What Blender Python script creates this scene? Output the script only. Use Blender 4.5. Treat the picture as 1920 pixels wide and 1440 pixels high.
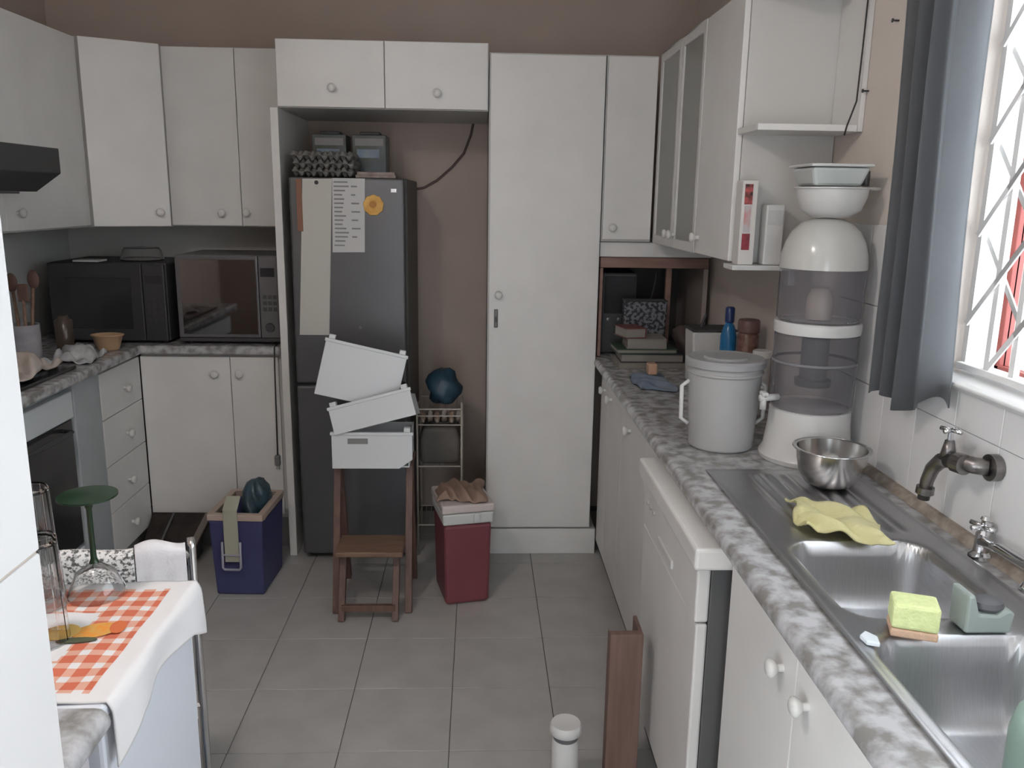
import bpy, bmesh, math, random
from mathutils import Vector, Matrix
random.seed(7)
S = bpy.context.scene
COL = S.collection
for _o in list(bpy.data.objects): bpy.data.objects.remove(_o)

# ---------------------------------------------------------------- camera
F, PITCH, YAW, ROLL, CAMH = 1566.76, .2186, .0417, .0151, 1.5618
cd = bpy.data.cameras.new('camera'); cam = bpy.data.objects.new('camera', cd); COL.objects.link(cam)
cd.sensor_width = 36; cd.sensor_fit = 'HORIZONTAL'; cd.lens = F*36/1920; cd.clip_start = .02
fw = Vector((math.sin(YAW)*math.cos(PITCH), math.cos(YAW)*math.cos(PITCH), -math.sin(PITCH)))
r0 = Vector((math.cos(YAW), -math.sin(YAW), 0)); u0 = r0.cross(fw)
rt = math.cos(ROLL)*r0+math.sin(ROLL)*u0; up = -math.sin(ROLL)*r0+math.cos(ROLL)*u0
cam.matrix_world = Matrix((( rt.x,up.x,-fw.x,0),(rt.y,up.y,-fw.y,0),(rt.z,up.z,-fw.z,CAMH),(0,0,0,1)))
S.camera = cam
# ---------------------------------------------------------------- sky, daylight, exposure
w = bpy.data.worlds.new('sky'); S.world = w; w.use_nodes = True
bg = w.node_tree.nodes['Background']; bg.inputs[0].default_value = (.86,.94,1,1); bg.inputs[1].default_value = 7.0
def portal(loc, rot, sx, sy):
    l = bpy.data.lights.new('window_portal', 'AREA'); l.shape = 'RECTANGLE'; l.size = sx; l.size_y = sy
    l.cycles.is_portal = True
    o = bpy.data.objects.new('window_portal', l); COL.objects.link(o); o.location = loc; o.rotation_euler = rot
portal((1.21,.85,1.72), (0,math.radians(90),0), 1.02, 1.9)       # right-hand window
portal((-.2,-2.71,1.07), (math.radians(90),0,0), .8, 2.1)      # unseen glass door behind the camera, added as front fill
portal((-2.71,-.95,1.17), (0,math.radians(-90),0), 1.9, 2.5)      # unseen large left window, added to light the right-hand cabinets
S.view_settings.view_transform = 'Standard'; S.view_settings.look = 'None'
S.view_settings.gamma = 1; S.view_settings.use_curve_mapping = False
S.view_settings.exposure = 0.0

# ---------------------------------------------------------------- materials
MATS = {}
def mat(name, c, rough=.5, metal=0, c2=None, scale=8, bump=0, bscale=60, alpha=None, trans=0, ior=1.45, coat=0, spec=.5, stretch=None, detail=6, lo=.35, hi=.65, sheen=0):
    if name in MATS: return MATS[name]
    m = bpy.data.materials.new(name); m.use_nodes = True; nt = m.node_tree; b = nt.nodes['Principled BSDF']
    b.inputs['Base Color'].default_value = (*c,1); b.inputs['Roughness'].default_value = rough
    b.inputs['Metallic'].default_value = metal; b.inputs['IOR'].default_value = ior
    b.inputs['Specular IOR Level'].default_value = spec
    b.inputs['Transmission Weight'].default_value = trans; b.inputs['Coat Weight'].default_value = coat
    b.inputs['Sheen Weight'].default_value = sheen
    if alpha is not None: b.inputs['Alpha'].default_value = alpha
    if c2 or bump:
        tc = nt.nodes.new('ShaderNodeTexCoord'); mp = nt.nodes.new('ShaderNodeMapping')
        nt.links.new(tc.outputs['Object'], mp.inputs[0])
        if stretch: mp.inputs['Scale'].default_value = stretch
    if c2:
        n = nt.nodes.new('ShaderNodeTexNoise'); n.inputs['Scale'].default_value = scale; n.inputs['Detail'].default_value = detail
        rp = nt.nodes.new('ShaderNodeValToRGB'); rp.color_ramp.elements[0].color = (*c,1); rp.color_ramp.elements[1].color = (*c2,1)
        rp.color_ramp.elements[0].position = lo; rp.color_ramp.elements[1].position = hi
        nt.links.new(mp.outputs[0], n.inputs[0]); nt.links.new(n.outputs[0], rp.inputs[0]); nt.links.new(rp.outputs[0], b.inputs['Base Color'])
    if bump:
        n2 = nt.nodes.new('ShaderNodeTexNoise'); n2.inputs['Scale'].default_value = bscale; n2.inputs['Detail'].default_value = 4
        bp = nt.nodes.new('ShaderNodeBump'); bp.inputs['Strength'].default_value = bump; bp.inputs['Distance'].default_value = .004
        nt.links.new(mp.outputs[0], n2.inputs[0]); nt.links.new(n2.outputs[0], bp.inputs['Height']); nt.links.new(bp.outputs[0], b.inputs['Normal'])
    MATS[name] = m; return m
WHITE = mat('white_melamine', (.73,.72,.705), .38, c2=(.78,.77,.755), scale=5)
WHITE_IN = mat('carcass_white', (.60,.59,.57), .5)
KNOB = mat('knob_white', (.72,.71,.69), .25)
PAINT = mat('taupe_wall_paint', (.47,.385,.34), .85, c2=(.51,.42,.37), scale=3, bump=.15, bscale=140)
PINKW = mat('pale_pink_wall_paint', (.70,.63,.58), .8, c2=(.74,.67,.62), scale=4, bump=.15, bscale=140)
CEIL = mat('ceiling_paint', (.74,.72,.69), .9)
TILE_F = mat('grey_floor_tile', (.40,.39,.385), .42, c2=(.46,.45,.44), scale=7, bump=.08, bscale=30)
GROUT = mat('floor_grout', (.11,.105,.10), .9)
WTILE = mat('white_wall_tile', (.76,.755,.76), .18, c2=(.80,.795,.80), scale=3)
WGROUT = mat('wall_grout', (.33,.31,.30), .9)
MARB = mat('marble_laminate', (.24,.23,.22), .24, c2=(.50,.50,.52), scale=26, detail=12, lo=.38, hi=.60)
STEEL = mat('stainless_steel', (.50,.50,.515), .36, 1, c2=(.56,.56,.575), scale=30, stretch=(30,1,1))
CHROME = mat('chrome', (.75,.75,.76), .12, 1)
STEELB = mat('polished_steel', (.60,.59,.58), .2, 1)
BRASS = mat('tarnished_tap', (.20,.19,.19), .35, 1, c2=(.30,.28,.27), scale=40)
BLACK = mat('black_enamel', (.042,.042,.045), .35)
BLACKG = mat('black_glass', (.03,.03,.033), .15)
BLACKM = mat('black_plastic', (.05,.05,.053), .5)
DGREY = mat('fridge_grey_steel', (.12,.12,.127), .4, .45, c2=(.135,.135,.142), scale=3)
DGREY2 = mat('fridge_side', (.075,.072,.068), .5)
SILVER = mat('silver_plastic', (.16,.155,.165), .35, .4)
MIRRORG = mat('mirrored_oven_glass', (.20,.195,.195), .04, 1)
STOVEW = mat('stove_white_enamel', (.62,.66,.68), .25)
STOVEG = mat('stove_side_grey', (.36,.39,.41), .4, c2=(.42,.45,.47), scale=6)
GLASS = mat('clear_glass', (1,1,1), .02, trans=1, ior=1.45)
SMOKE = mat('smoked_plastic', (.72,.71,.745), .08, trans=.92, ior=1.08)
PLW = mat('white_plastic', (.66,.66,.655), .3)
PLG = mat('grey_bucket_plastic', (.40,.40,.40), .4, c2=(.43,.43,.43), scale=4)
PLGL = mat('grey_bucket_lid', (.34,.34,.35), .4)
FRZ = mat('freezer_drawer_plastic', (.66,.68,.70), .35)
WOODR = mat('red_brown_wood', (.115,.065,.053), .5, c2=(.165,.095,.075), scale=9, stretch=(6,6,.8))
WOODT = mat('worn_step_wood', (.17,.10,.068), .5, c2=(.23,.145,.098), scale=8, stretch=(1,8,8))
WOODN = mat('nook_brown_wood', (.22,.125,.10), .5, c2=(.30,.18,.145), scale=6, stretch=(1,6,6))
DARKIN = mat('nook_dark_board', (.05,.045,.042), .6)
BLUE = mat('cooler_blue', (.05,.052,.15), .45, c2=(.062,.068,.18), scale=4)
RED = mat('cooler_red', (.18,.05,.06), .45, c2=(.21,.06,.07), scale=4)
CREAM = mat('cooler_cream_lining', (.50,.40,.34), .5)
LIDW = mat('cooler_lid_white', (.58,.60,.59), .4)
STRAP = mat('cooler_handle_beige', (.42,.42,.34), .5)
NAVYB = mat('navy_plastic_bag', (.018,.045,.075), .4, c2=(.03,.07,.105), scale=14, bump=.6, bscale=30)
TEALB = mat('dark_teal_bag', (.02,.045,.06), .35, c2=(.05,.09,.12), scale=16, bump=.6, bscale=30)
BROWNC = mat('brown_cloth', (.26,.17,.13), .9, c2=(.34,.24,.19), scale=10, bump=.4, bscale=120)
CARD = mat('brown_board', (.15,.09,.075), .6, c2=(.20,.125,.105), scale=8, stretch=(6,6,.6))
CURT = mat('slate_curtain_cloth', (.105,.108,.118), .9, c2=(.125,.128,.14), scale=60, bump=.2, bscale=300, sheen=.2)
def translucent(m, col, fac):
    nt = m.node_tree; b = nt.nodes['Principled BSDF']; o = nt.nodes['Material Output']
    t = nt.nodes.new('ShaderNodeBsdfTranslucent'); t.inputs[0].default_value = (*col,1); x = nt.nodes.new('ShaderNodeMixShader'); x.inputs[0].default_value = fac
    nt.links.new(b.outputs[0], x.inputs[1]); nt.links.new(t.outputs[0], x.inputs[2]); nt.links.new(x.outputs[0], o.inputs[0])
translucent(CURT, (.66,.68,.70), .5)
YELL = mat('yellow_cloth', (.62,.58,.30), .9, c2=(.69,.65,.37), scale=20, bump=.4, bscale=160)
SPY = mat('sponge_yellow_green', (.74,.82,.42), .95, c2=(.66,.74,.36), scale=90, bump=.6, bscale=200)
SPO = mat('sponge_orange', (.62,.42,.30), .95, bump=.6, bscale=200)
SAGE = mat('sage_plastic', (.33,.385,.365), .4)
GREENG = mat('green_glass', (.012,.035,.016), .15)
PAPER = mat('paper', (.56,.55,.51), .8)
PAPER2 = mat('paper_cool', (.58,.58,.58), .8)
INK = mat('grey_ink', (.25,.25,.25), .8)
ORANGE = mat('orange_magnet', (.62,.30,.05), .5, c2=(.75,.45,.12), scale=30)
WOODM = mat('wood_strip', (.25,.12,.08), .6)
EGGT = mat('egg_tray_pulp', (.14,.135,.13), .9, c2=(.20,.195,.185), scale=30, bump=.4)
CARTG = mat('carton_landscape_print', (.05,.062,.045), .4, c2=(.10,.125,.15), scale=9)
TAN = mat('tan_plastic_tub', (.50,.33,.20), .4)
CLOTHG = mat('grey_print_towel', (.32,.33,.34), .9, c2=(.52,.53,.54), scale=22, bump=.4)
CLOTHB = mat('beige_rag', (.42,.36,.32), .9, c2=(.54,.48,.44), scale=14, bump=.4)
LACE = mat('black_white_lace_cloth', (.10,.10,.10), .9, c2=(.78,.77,.76), scale=150, detail=2, lo=.40, hi=.54, bump=.3)
CLOTHW = mat('white_cotton', (.74,.73,.76), .9, c2=(.80,.79,.82), scale=30, bump=.2, bscale=200)
BAGB = mat('grey_blue_cloth', (.22,.26,.34), .9, c2=(.30,.34,.42), scale=9, bump=.4, bscale=60)
LILAC = mat('lilac_white_panel', (.52,.50,.55), .45)
APPW = mat('appliance_white', (.70,.73,.80), .35)
REDFR = mat('red_window_steel', (.30,.07,.06), .5)
TRELL = mat('trellis_white_paint', (.80,.79,.78), .4)
CORD = mat('cable_dark', (.03,.028,.028), .5)
CORDB = mat('cable_brown', (.12,.085,.08), .6)
BLUEBT = mat('blue_bottle_plastic', (.02,.16,.36), .2)
BROWNJ = mat('brown_jar', (.12,.05,.04), .3, c2=(.22,.12,.10), scale=60)
PINK = mat('salmon_plastic', (.55,.34,.24), .5)
BLUERAG = mat('blue_grey_rag', (.14,.18,.25), .9, c2=(.20,.23,.28), scale=20, bump=.4)
BK = [mat('book_green', (.05,.085,.06), .5), mat('book_dark', (.04,.04,.05), .5), mat('book_red', (.17,.06,.055), .5), mat('book_grey', (.10,.11,.13), .5)]
PAGES = mat('book_pages', (.27,.25,.23), .9)
BASK = mat('speckled_basket', (.03,.03,.035), .7, c2=(.17,.17,.19), scale=70, detail=1, lo=.45, hi=.55)
WIRE = mat('wire_white', (.46,.42,.37), .4)
AMBER = mat('amber_print_glass', (.42,.25,.14), .15, trans=.4)

# ---------------------------------------------------------------- mesh builder
ORG = {}
class MB:
    def __init__(s): s.v = []; s.f = []
    def add(s, vs, fs):
        n = len(s.v); s.v += [tuple(p) for p in vs]; s.f += [tuple(i+n for i in q) for q in fs]; return s
    def box(s, x0,x1,y0,y1,z0,z1):
        return s.add([(x0,y0,z0),(x1,y0,z0),(x1,y1,z0),(x0,y1,z0),(x0,y0,z1),(x1,y0,z1),(x1,y1,z1),(x0,y1,z1)],
                     [(0,3,2,1),(4,5,6,7),(0,1,5,4),(1,2,6,5),(2,3,7,6),(3,0,4,7)])
    def prism(s, poly, axis, a0, a1):
        # poly: list of 2D points; axis: 'X','Y','Z' extrusion
        def P(p, a): return {'X':(a,p[0],p[1]),'Y':(p[0],a,p[1]),'Z':(p[0],p[1],a)}[axis]
        n = len(poly)
        return s.add([P(p,a0) for p in poly]+[P(p,a1) for p in poly],
                     [tuple(range(n))[::-1], tuple(range(n,2*n))]+[(i,(i+1)%n,(i+1)%n+n,i+n) for i in range(n)])
    def lathe(s, prof, c=(0,0,0), n=32, sx=1, sy=1, cap=True):
        vs = []; fs = []
        for r,z in prof:
            for k in range(n):
                a = 2*math.pi*k/n; vs.append((c[0]+r*sx*math.cos(a), c[1]+r*sy*math.sin(a), c[2]+z))
        for i in range(len(prof)-1):
            for k in range(n): fs.append((i*n+k, i*n+(k+1)%n, (i+1)*n+(k+1)%n, (i+1)*n+k))
        if cap:
            fs.append(tuple(range(n))[::-1]); m = (len(prof)-1)*n; fs.append(tuple(range(m,m+n)))
        return s.add(vs, fs)
    def tube(s, pts, r, n=8, r1=None):
        pts = [Vector(p) for p in pts]; vs = []; fs = []; N = len(pts); prev = None
        for i,p in enumerate(pts):
            d = (pts[min(i+1,N-1)]-pts[max(i-1,0)]).normalized()
            if prev is None:
                ref = Vector((0,0,1)) if abs(d.z) < .9 else Vector((1,0,0)); a = d.cross(ref).normalized()
            else:
                a = (prev-d*prev.dot(d)).normalized()
            prev = a; b = d.cross(a); rr = r if r1 is None else r+(r1-r)*i/(N-1)
            for k in range(n):
                t = 2*math.pi*k/n; vs.append(p+a*math.cos(t)*rr+b*math.sin(t)*rr)
        for i in range(N-1):
            for k in range(n): fs.append((i*n+k, i*n+(k+1)%n, (i+1)*n+(k+1)%n, (i+1)*n+k))
        fs.append(tuple(range(n))[::-1]); fs.append(tuple(range((N-1)*n, N*n)))
        return s.add(vs, fs)
    def grid(s, fn, nu, nv):
        vs = [fn(i/nu, j/nv) for j in range(nv+1) for i in range(nu+1)]
        return s.add(vs, [(j*(nu+1)+i, j*(nu+1)+i+1, (j+1)*(nu+1)+i+1, (j+1)*(nu+1)+i) for j in range(nv) for i in range(nu)])
    def blob(s, c, r, seed=0, amp=.18, n=20, flat=True):
        rnd = random.Random(seed); ph = [(rnd.uniform(2,7), rnd.uniform(2,7), rnd.uniform(0,6)) for _ in range(5)]
        prof = []
        vs = []; m = n//2; fs = []
        for j in range(m+1):
            th = math.pi*j/m
            for k in range(n):
                a = 2*math.pi*k/n; k1 = 1
                for (u,v,q) in ph: k1 += amp/2.5*math.sin(u*math.cos(a)+v*math.cos(th)+q)*math.sin(th)
                z = math.cos(th)*r[2]*k1
                if flat: z = max(z, -r[2]*.78)
                vs.append((c[0]+r[0]*k1*math.sin(th)*math.cos(a), c[1]+r[1]*k1*math.sin(th)*math.sin(a), c[2]+z))
        for j in range(m):
            for k in range(n): fs.append((j*n+k, (j+1)*n+k, (j+1)*n+(k+1)%n, j*n+(k+1)%n))
        return s.add(vs, fs)
    def build(s, name, material, parent=None, bevel=0, smooth=False, loc=None, solid=0, local=False, seg=2, rot=None):
        me = bpy.data.meshes.new(name)
        if parent is not None and not local: off = ORG[parent.name]
        elif loc is not None: off = Vector(loc)
        elif parent is None:
            xs = [p[0] for p in s.v]; ys = [p[1] for p in s.v]; zs = [p[2] for p in s.v]
            off = Vector(((min(xs)+max(xs))/2, (min(ys)+max(ys))/2, min(zs)))
        else: off = Vector((0,0,0))
        me.from_pydata([tuple(Vector(p)-off) for p in s.v], [], s.f); me.validate()
        bm = bmesh.new(); bm.from_mesh(me); bmesh.ops.remove_doubles(bm, verts=bm.verts, dist=1e-6); bmesh.ops.recalc_face_normals(bm, faces=bm.faces); bm.to_mesh(me); bm.free()
        o = bpy.data.objects.new(name, me); COL.objects.link(o); me.materials.append(material)
        if smooth:
            for p in me.polygons: p.use_smooth = True
        if parent is None: o.location = off; ORG[o.name] = off
        else: o.parent = parent; ORG[o.name] = ORG[parent.name]
        if solid:
            md = o.modifiers.new('thickness','SOLIDIFY'); md.thickness = solid; md.offset = 0
        if bevel:
            md = o.modifiers.new('edge','BEVEL'); md.width = bevel; md.segments = seg; md.limit_method = 'ANGLE'; md.angle_limit = math.radians(40)
            md.harden_normals = False
        return o
def smooth_angle(o, deg=35):
    bm = bmesh.new(); bm.from_mesh(o.data)
    for e in bm.edges:
        if len(e.link_faces) == 2 and e.calc_face_angle(0) > math.radians(deg): e.smooth = False
    for f in bm.faces: f.smooth = True
    bm.to_mesh(o.data); bm.free(); return o
def tag(o, label=None, cat=None, group=None, kind=None):
    if label: o['label'] = label
    if cat: o['category'] = cat
    if group: o['group'] = group
    if kind: o['kind'] = kind
    return o
def thing(name, label, cat, loc, group=None, rot=None):
    o = bpy.data.objects.new(name, None); COL.objects.link(o); o.location = loc; o.empty_display_size = .05
    if rot: o.rotation_euler = rot
    ORG[o.name] = Vector(loc); return tag(o, label, cat, group)
def struct(name, mb, m, label=None, parent=None, **k):
    o = mb.build(name, m, parent, **k); o['kind'] = 'structure'
    if label: o['label'] = label
    return o
def bx(*a): return MB().box(*a)
def share(name, me, parent, loc, rot=(0,0,0), scale=None):
    # loc in world, parent unrotated
    o = bpy.data.objects.new(name, me); COL.objects.link(o); o.parent = parent
    o.location = Vector(loc)-ORG[parent.name]; o.rotation_euler = rot
    if scale: o.scale = scale
    return o
_k = MB().lathe([(.007,0),(.007,.010),(.012,.014),(.0165,.020),(.0165,.025),(.012,.029),(.004,.030)], n=20).build('knob', KNOB)
smooth_angle(_k, 50); KME = _k.data; bpy.data.objects.remove(_k)
ROTF = {'-Y':(math.radians(90),0,0), '-X':(0,math.radians(-90),0), '+X':(0,math.radians(90),0)}

def cabinet(name, label, box, face, doors, cat='cabinet', m=None, btop=None, group=None):
    """doors: (a0,a1,b0,b1,kind,knob) a = along the front, b = height"""
    m = m or WHITE
    x0,x1,y0,y1,z0,z1 = box
    t = thing(name, label, cat, ((x0+x1)/2,(y0+y1)/2,z0), group)
    D = .017; g = .0015
    b = {'-Y':(x0,x1,y0+D+.001,y1,z0,z1), '-X':(x0+D+.001,x1,y0,y1,z0,z1), '+X':(x0,x1-D-.001,y0,y1,z0,z1)}[face]
    if btop: b = b[:5]+(btop,)
    bx(*b).build('body', WHITE_IN, t, bevel=.001)
    for d in doors:
        a0,a1,b0,b1,kind,kn = d
        if face == '-Y': q = bx(a0+g,a1-g,y0,y0+D,b0+g,b1-g)
        elif face == '-X': q = bx(x0,x0+D,a0+g,a1-g,b0+g,b1-g)
        else: q = bx(x1-D,x1,a0+g,a1-g,b0+g,b1-g)
        o = q.build(kind, m, t, bevel=.002)
        for kk in (kn if isinstance(kn, list) else [kn] if kn else []):
            p = {'-Y':(kk[0],y0,kk[1]), '-X':(x0,kk[0],kk[1]), '+X':(x1,kk[0],kk[1])}[face]
            share('knob', KME, o, p, ROTF[face])
    return t

# ================================================================ THE ROOM
XR, XL, YB, ZC = 1.0, -1.95, 4.1, 2.54
fl = struct('floor', bx(-2.8,XR+.2,-2.8,YB+.1,-.06,-.003), GROUT, 'grey square floor tiles with thin dark joints')
s, tx, ty = .317, -.7114, 2.767
_t = MB().box(-s/2+.0012,s/2-.0012,-s/2+.0012,s/2-.0012,-.006,0).build('tile', TILE_F, loc=(0,0,0)); TME = _t.data
bm = bmesh.new(); bm.from_mesh(TME); bmesh.ops.bevel(bm, geom=[e for e in bm.edges], offset=.0012, segments=1, affect='EDGES'); bm.to_mesh(TME); bm.free()
bpy.data.objects.remove(_t)
for i in range(-7,6):
    for j in range(-17,5):
        cx, cy = tx+(i+.5)*s, ty+(j+.5)*s
        if cx-s/2 < -2.85 or cx+s/2 > XR+.25 or cy-s/2 < -2.75 or cy+s/2 > YB+.25 or (cx < -2.0 and cy > .8): continue
        o = bpy.data.objects.new('tile', TME); COL.objects.link(o); o.parent = fl
        o.location = Vector((cx,cy,0))-ORG['floor']; o.rotation_euler = (0,0,random.choice((0,math.pi/2,math.pi)))
struct('ceiling', bx(-2.8,XR+.2,-2.8,YB+.1,ZC,ZC+.1), CEIL, 'pale ceiling')
struct('wall_back', bx(XL-.1,XR+.2,YB,YB+.1,0,ZC), PAINT, 'taupe painted wall behind the fridge and cabinets')
struct('wall_left', bx(XL-.1,XL,.61,YB,0,ZC), PAINT, 'left wall behind the stove')
# right wall with window opening y 0..1.74, z 1.205..2.22
WY0, WY1, WZ0, WZ1 = -.1, 1.735, 1.205, 2.22
wr = MB().box(XR,XR+.2,-2.7,WY0,0,ZC).box(XR,XR+.2,WY1,YB,0,ZC).box(XR,XR+.2,WY0,WY1,0,WZ0).box(XR,XR+.2,WY0,WY1,WZ1,ZC)
wr = struct('wall_right', wr, PINKW, 'pale pink wall with white tiled dado behind the sink')
tw, th, zt0 = .155, .2, .912
_c = MB().box(-.006,0,-tw/2+.001,tw/2-.001,-th/2+.001,th/2-.001).build('tile', WTILE, loc=(0,0,0))
bm = bmesh.new(); bm.from_mesh(_c.data); bmesh.ops.bevel(bm, geom=list(bm.edges), offset=.001, segments=1, affect='EDGES'); bm.to_mesh(_c.data); bm.free()
WTM = _c.data; bpy.data.objects.remove(_c)
for i in range(0,16):
    for j in range(0,3):
        cy = 1.491-.0*tw+(i-11+.5)*tw; cz = zt0+(j+.5)*th
        if cy+tw/2 > 2.27: continue
        zs = 1
        if cz+th/2 > WZ0-.02 and WY0 < cy-tw/2 < WY1 :
            if cz-th/2 > WZ0-.03 : continue
            h = WZ0-.012-(cz-th/2); zs = h/th; cz = cz-th/2+h/2
        o = share('tile', WTM, wr, (XR, cy, cz)); o.scale = (1,1,zs)
struct('trim_1', bx(XR-.001,XR+.0005,-.9,2.2,.9,1.19), WGROUT, 'grey grout behind the sink wall tiles')
# wall behind the camera with a door opening added for fill light; side stub at left
struct('wall_front', MB().box(-2.7,-.6,-2.7,-2.6,0,ZC).box(.2,XR,-2.7,-2.6,0,ZC).box(-.6,.2,-2.7,-2.6,2.12,ZC), PINKW, 'wall behind the photographer')
struct('wall_dining', MB().box(-2.7,-2.6,-2.6,-2.2,0,ZC).box(-2.7,-2.6,.3,.72,0,ZC).box(-2.7,-2.6,-2.2,.3,0,.22).box(-2.7,-2.6,-2.2,.3,2.12,ZC), PINKW, 'unseen wall behind the photographer with window opening added for light')  # window opening added to brighten the right-hand fronts
wn = struct('wall_near', MB().box(-.52,-.4035,.61,.73,0,ZC), mat('beige_grout',(.58,.50,.43),.9), 'white tiled wall end at the left edge')
nt_ = MB().box(0,.008,-.060,.060,-.1985,.1985).build('tile', WTILE, loc=(0,0,0))
bm = bmesh.new(); bm.from_mesh(nt_.data); bmesh.ops.bevel(bm, geom=list(bm.edges), offset=.0015, segments=1, affect='EDGES'); bm.to_mesh(nt_.data); bm.free()
NTM = nt_.data; bpy.data.objects.remove(nt_)
for j in range(6): share('tile', NTM, wn, (-.408, .67, .24+.4*j))
struct('wall_side', bx(-2.6,-.52,.61,.72,0,ZC), PAINT, 'wall closing the left corner behind the small counter')

# ---- window: red steel frame, glass, white trellis, sill
wf = thing('window_1', None, None, (1.12,(WY0+WY1)/2,WZ0)); wf['kind'] = 'structure'; wf['label'] = 'overexposed window with red steel frame over the sink'
f = MB()
f.box(1.115,1.14,WY1-.018,WY1,WZ0,WZ1).box(1.115,1.14,WY0,WY0+.018,WZ0,WZ1).box(1.115,1.14,WY0,WY1,WZ0,WZ0+.022).box(1.115,1.14,WY0,WY1,WZ1-.02,WZ1)
f.build('window_frame', REDFR, wf, bevel=.002)
for y in (1.20,.70,.22): bx(1.117,1.138,y-.010,y+.010,WZ0+.022,WZ1-.02).build('mullion', REDFR, wf, bevel=.002)
ys = [WY0+.018,.21,.23,.69,.71,1.19,1.21,WY1-.018]
for k in range(4): bx(1.126,1.129,ys[2*k],ys[2*k+1],WZ0+.022,WZ1-.02).build('pane', mat('pane_glass',(1,1,1),0,trans=1,ior=1.02), wf)
sl = struct('trim_2', MB().prism([(.985,WZ0-.014),(.972,WZ0-.004),(.973,WZ0+.001),(.985,WZ0+.006),(1.2,WZ0+.016),(1.2,WZ0-.016)],'Y',WY0,WY1+.02), mat('sill_white',(.8,.8,.8),.3), 'white glossy window sill', bevel=.003)
tr = thing('security_trellis', 'white sliding diamond trellis gate across the window', 'security gate', (1.04,.9,WZ0+.02))
TX = 1.045
bx(TX-.02,TX+.02,WY0+.01,WY1-.01,WZ0+.016,WZ0+.030).build('bottom_track', TRELL, tr, bevel=.002)
bx(TX-.02,TX+.02,WY0+.01,WY1-.01,WZ1-.03,WZ1-.005).build('top_track', TRELL, tr, bevel=.002)
SP = .082; py = [1.722-SP*i for i in range(22)]
pm = MB().box(-.006,.006,-.008,.008,0,WZ1-WZ0-.06).build('post', TRELL, loc=(0,0,0)); PM = pm.data; bpy.data.objects.remove(pm)
for y in py: share('post', PM, tr, (TX,y,WZ0+.03))
L = .242; dm = MB().box(-.002,.002,-.006,.006,-L/2,L/2).build('lattice_bar', TRELL, loc=(0,0,0)); DM = dm.data; bpy.data.objects.remove(dm)
ang = math.atan2(SP*2,.185)
for i in range(0,20):
    for k in range(5):
        zc = WZ0+.11+.185*k+(.0 if i%2 else .0925)
        if zc+.09 > WZ1-.03: continue
        share('lattice_bar', DM, tr, (TX-.011,py[i]-SP,zc), (ang,0,0)); share('lattice_bar', DM, tr, (TX+.011,py[i]-SP,zc), (-ang,0,0))

# ---- ceiling lamp (above the frame)
lp = thing('ceiling_lamp', 'round white ceiling lamp over the middle of the kitchen', 'lamp', (-.80,.90,2.40))
lm = bpy.data.materials.new('lamp_glow'); lm.use_nodes = True; _b = lm.node_tree.nodes['Principled BSDF']
_b.inputs['Emission Color'].default_value = (1,.955,.92,1); _b.inputs['Emission Strength'].default_value = 76
MB().lathe([(.06,0),(.06,.03)],(-.80,.90,ZC-.032),24).build('rose', PLW if 'PLW' in globals() else KNOB, lp)
MB().lathe([(.01,0),(.06,.012),(.10,.04),(.12,.075),(.118,.085),(.05,.088)],(-.80,.90,ZC-.122),32).build('globe', lm, lp, smooth=True)
# ---- curtain
ct = thing('curtain', 'dark slate curtain drawn to the side of the window', 'curtain', (.93,1.87,1.08))
def cur(u, v):
    z = 2.36-v*(2.36-1.125-.02*math.sin(u*9)-.03*(1-u))
    if u < .36:
        t = u/.36; y = 1.630+.072*t; x = .962-.022*t+.008*math.sin(t*4)
    else:
        t = (u-.36)/.64; y = 1.702+.158*t; x = .938-.012*t+(.022*math.sin(t*2*math.pi*2.7)+.007*math.sin(t*2*math.pi*6+v))*(.6+.4*v)*min(1,t*5)
    return (x+.004*math.sin(v*7+u*4), y+.030*(1-v)+.004*math.sin(v*5+u*6), z)
o = MB().grid(cur, 120, 30).build('cloth_panel', CURT, ct, smooth=True, solid=.003)
MB().tube([(.925,-.2,2.385),(.925,2.12,2.385)], .011, 12).build('curtain_rod', CHROME, ct, smooth=True)
for k in range(7): 
    MB().tube([(.925+.018*math.cos(a*math.pi/6),1.67+.038*k,2.377+.018*math.sin(a*math.pi/6)) for a in range(13)], .002, 6).build('ring', CHROME, ct, smooth=True)
MB().box(.92,1.0,2.09,2.1,2.37,2.40).build('bracket', CHROME, ct)

# ================================================================ LEFT AND BACK CABINETS
YU, YB0 = 3.77, 3.55            # fronts of wall and base units on the back wall
XU, XB0 = -1.60, -1.44          # fronts on the left wall
cabinet('base_cabinet', 'white double-door base cabinet under the two microwaves', (-1.439,-.835,YB0,4.09,.15,.895), '-Y',
        [(-1.4385,-1.06,.17,.885,'door',(-1.124,.811)), (-1.06,-.855,.17,.885,'door',(-1.018,.812))])
cabinet('drawer_unit', 'white four-drawer unit in the left corner beside the stove', (XL+.01,XB0,3.16,3.548,.12,.895), '+X',
        [(3.165,3.548,.70,.885,'drawer',(3.377,.785)),(3.165,3.548,.51,.70,'drawer',(3.366,.597)),(3.165,3.548,.32,.51,'drawer',(3.345,.404)),(3.165,3.548,.13,.32,'drawer',(3.345,.22))])
struct('baseboard_left', MB().box(XL+.02,XB0-.05,2.2,3.6,.0,.118).box(-1.5,-.85,YB0+.05,4.05,0,.148), mat('kick_grey',(.34,.34,.33),.5), 'recessed kick boards under the left cabinets')
struct('trim_3', MB().box(XL+.0005,-.834,YB-.008,YB-.0005,.937,1.42).box(XL+.0005,XL+.008,2.1,YB-.009,.937,1.42), mat('grey_splashback',(.62,.62,.61),.5,c2=(.66,.66,.65),scale=4), 'plain grey splashback behind the microwaves')
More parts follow.
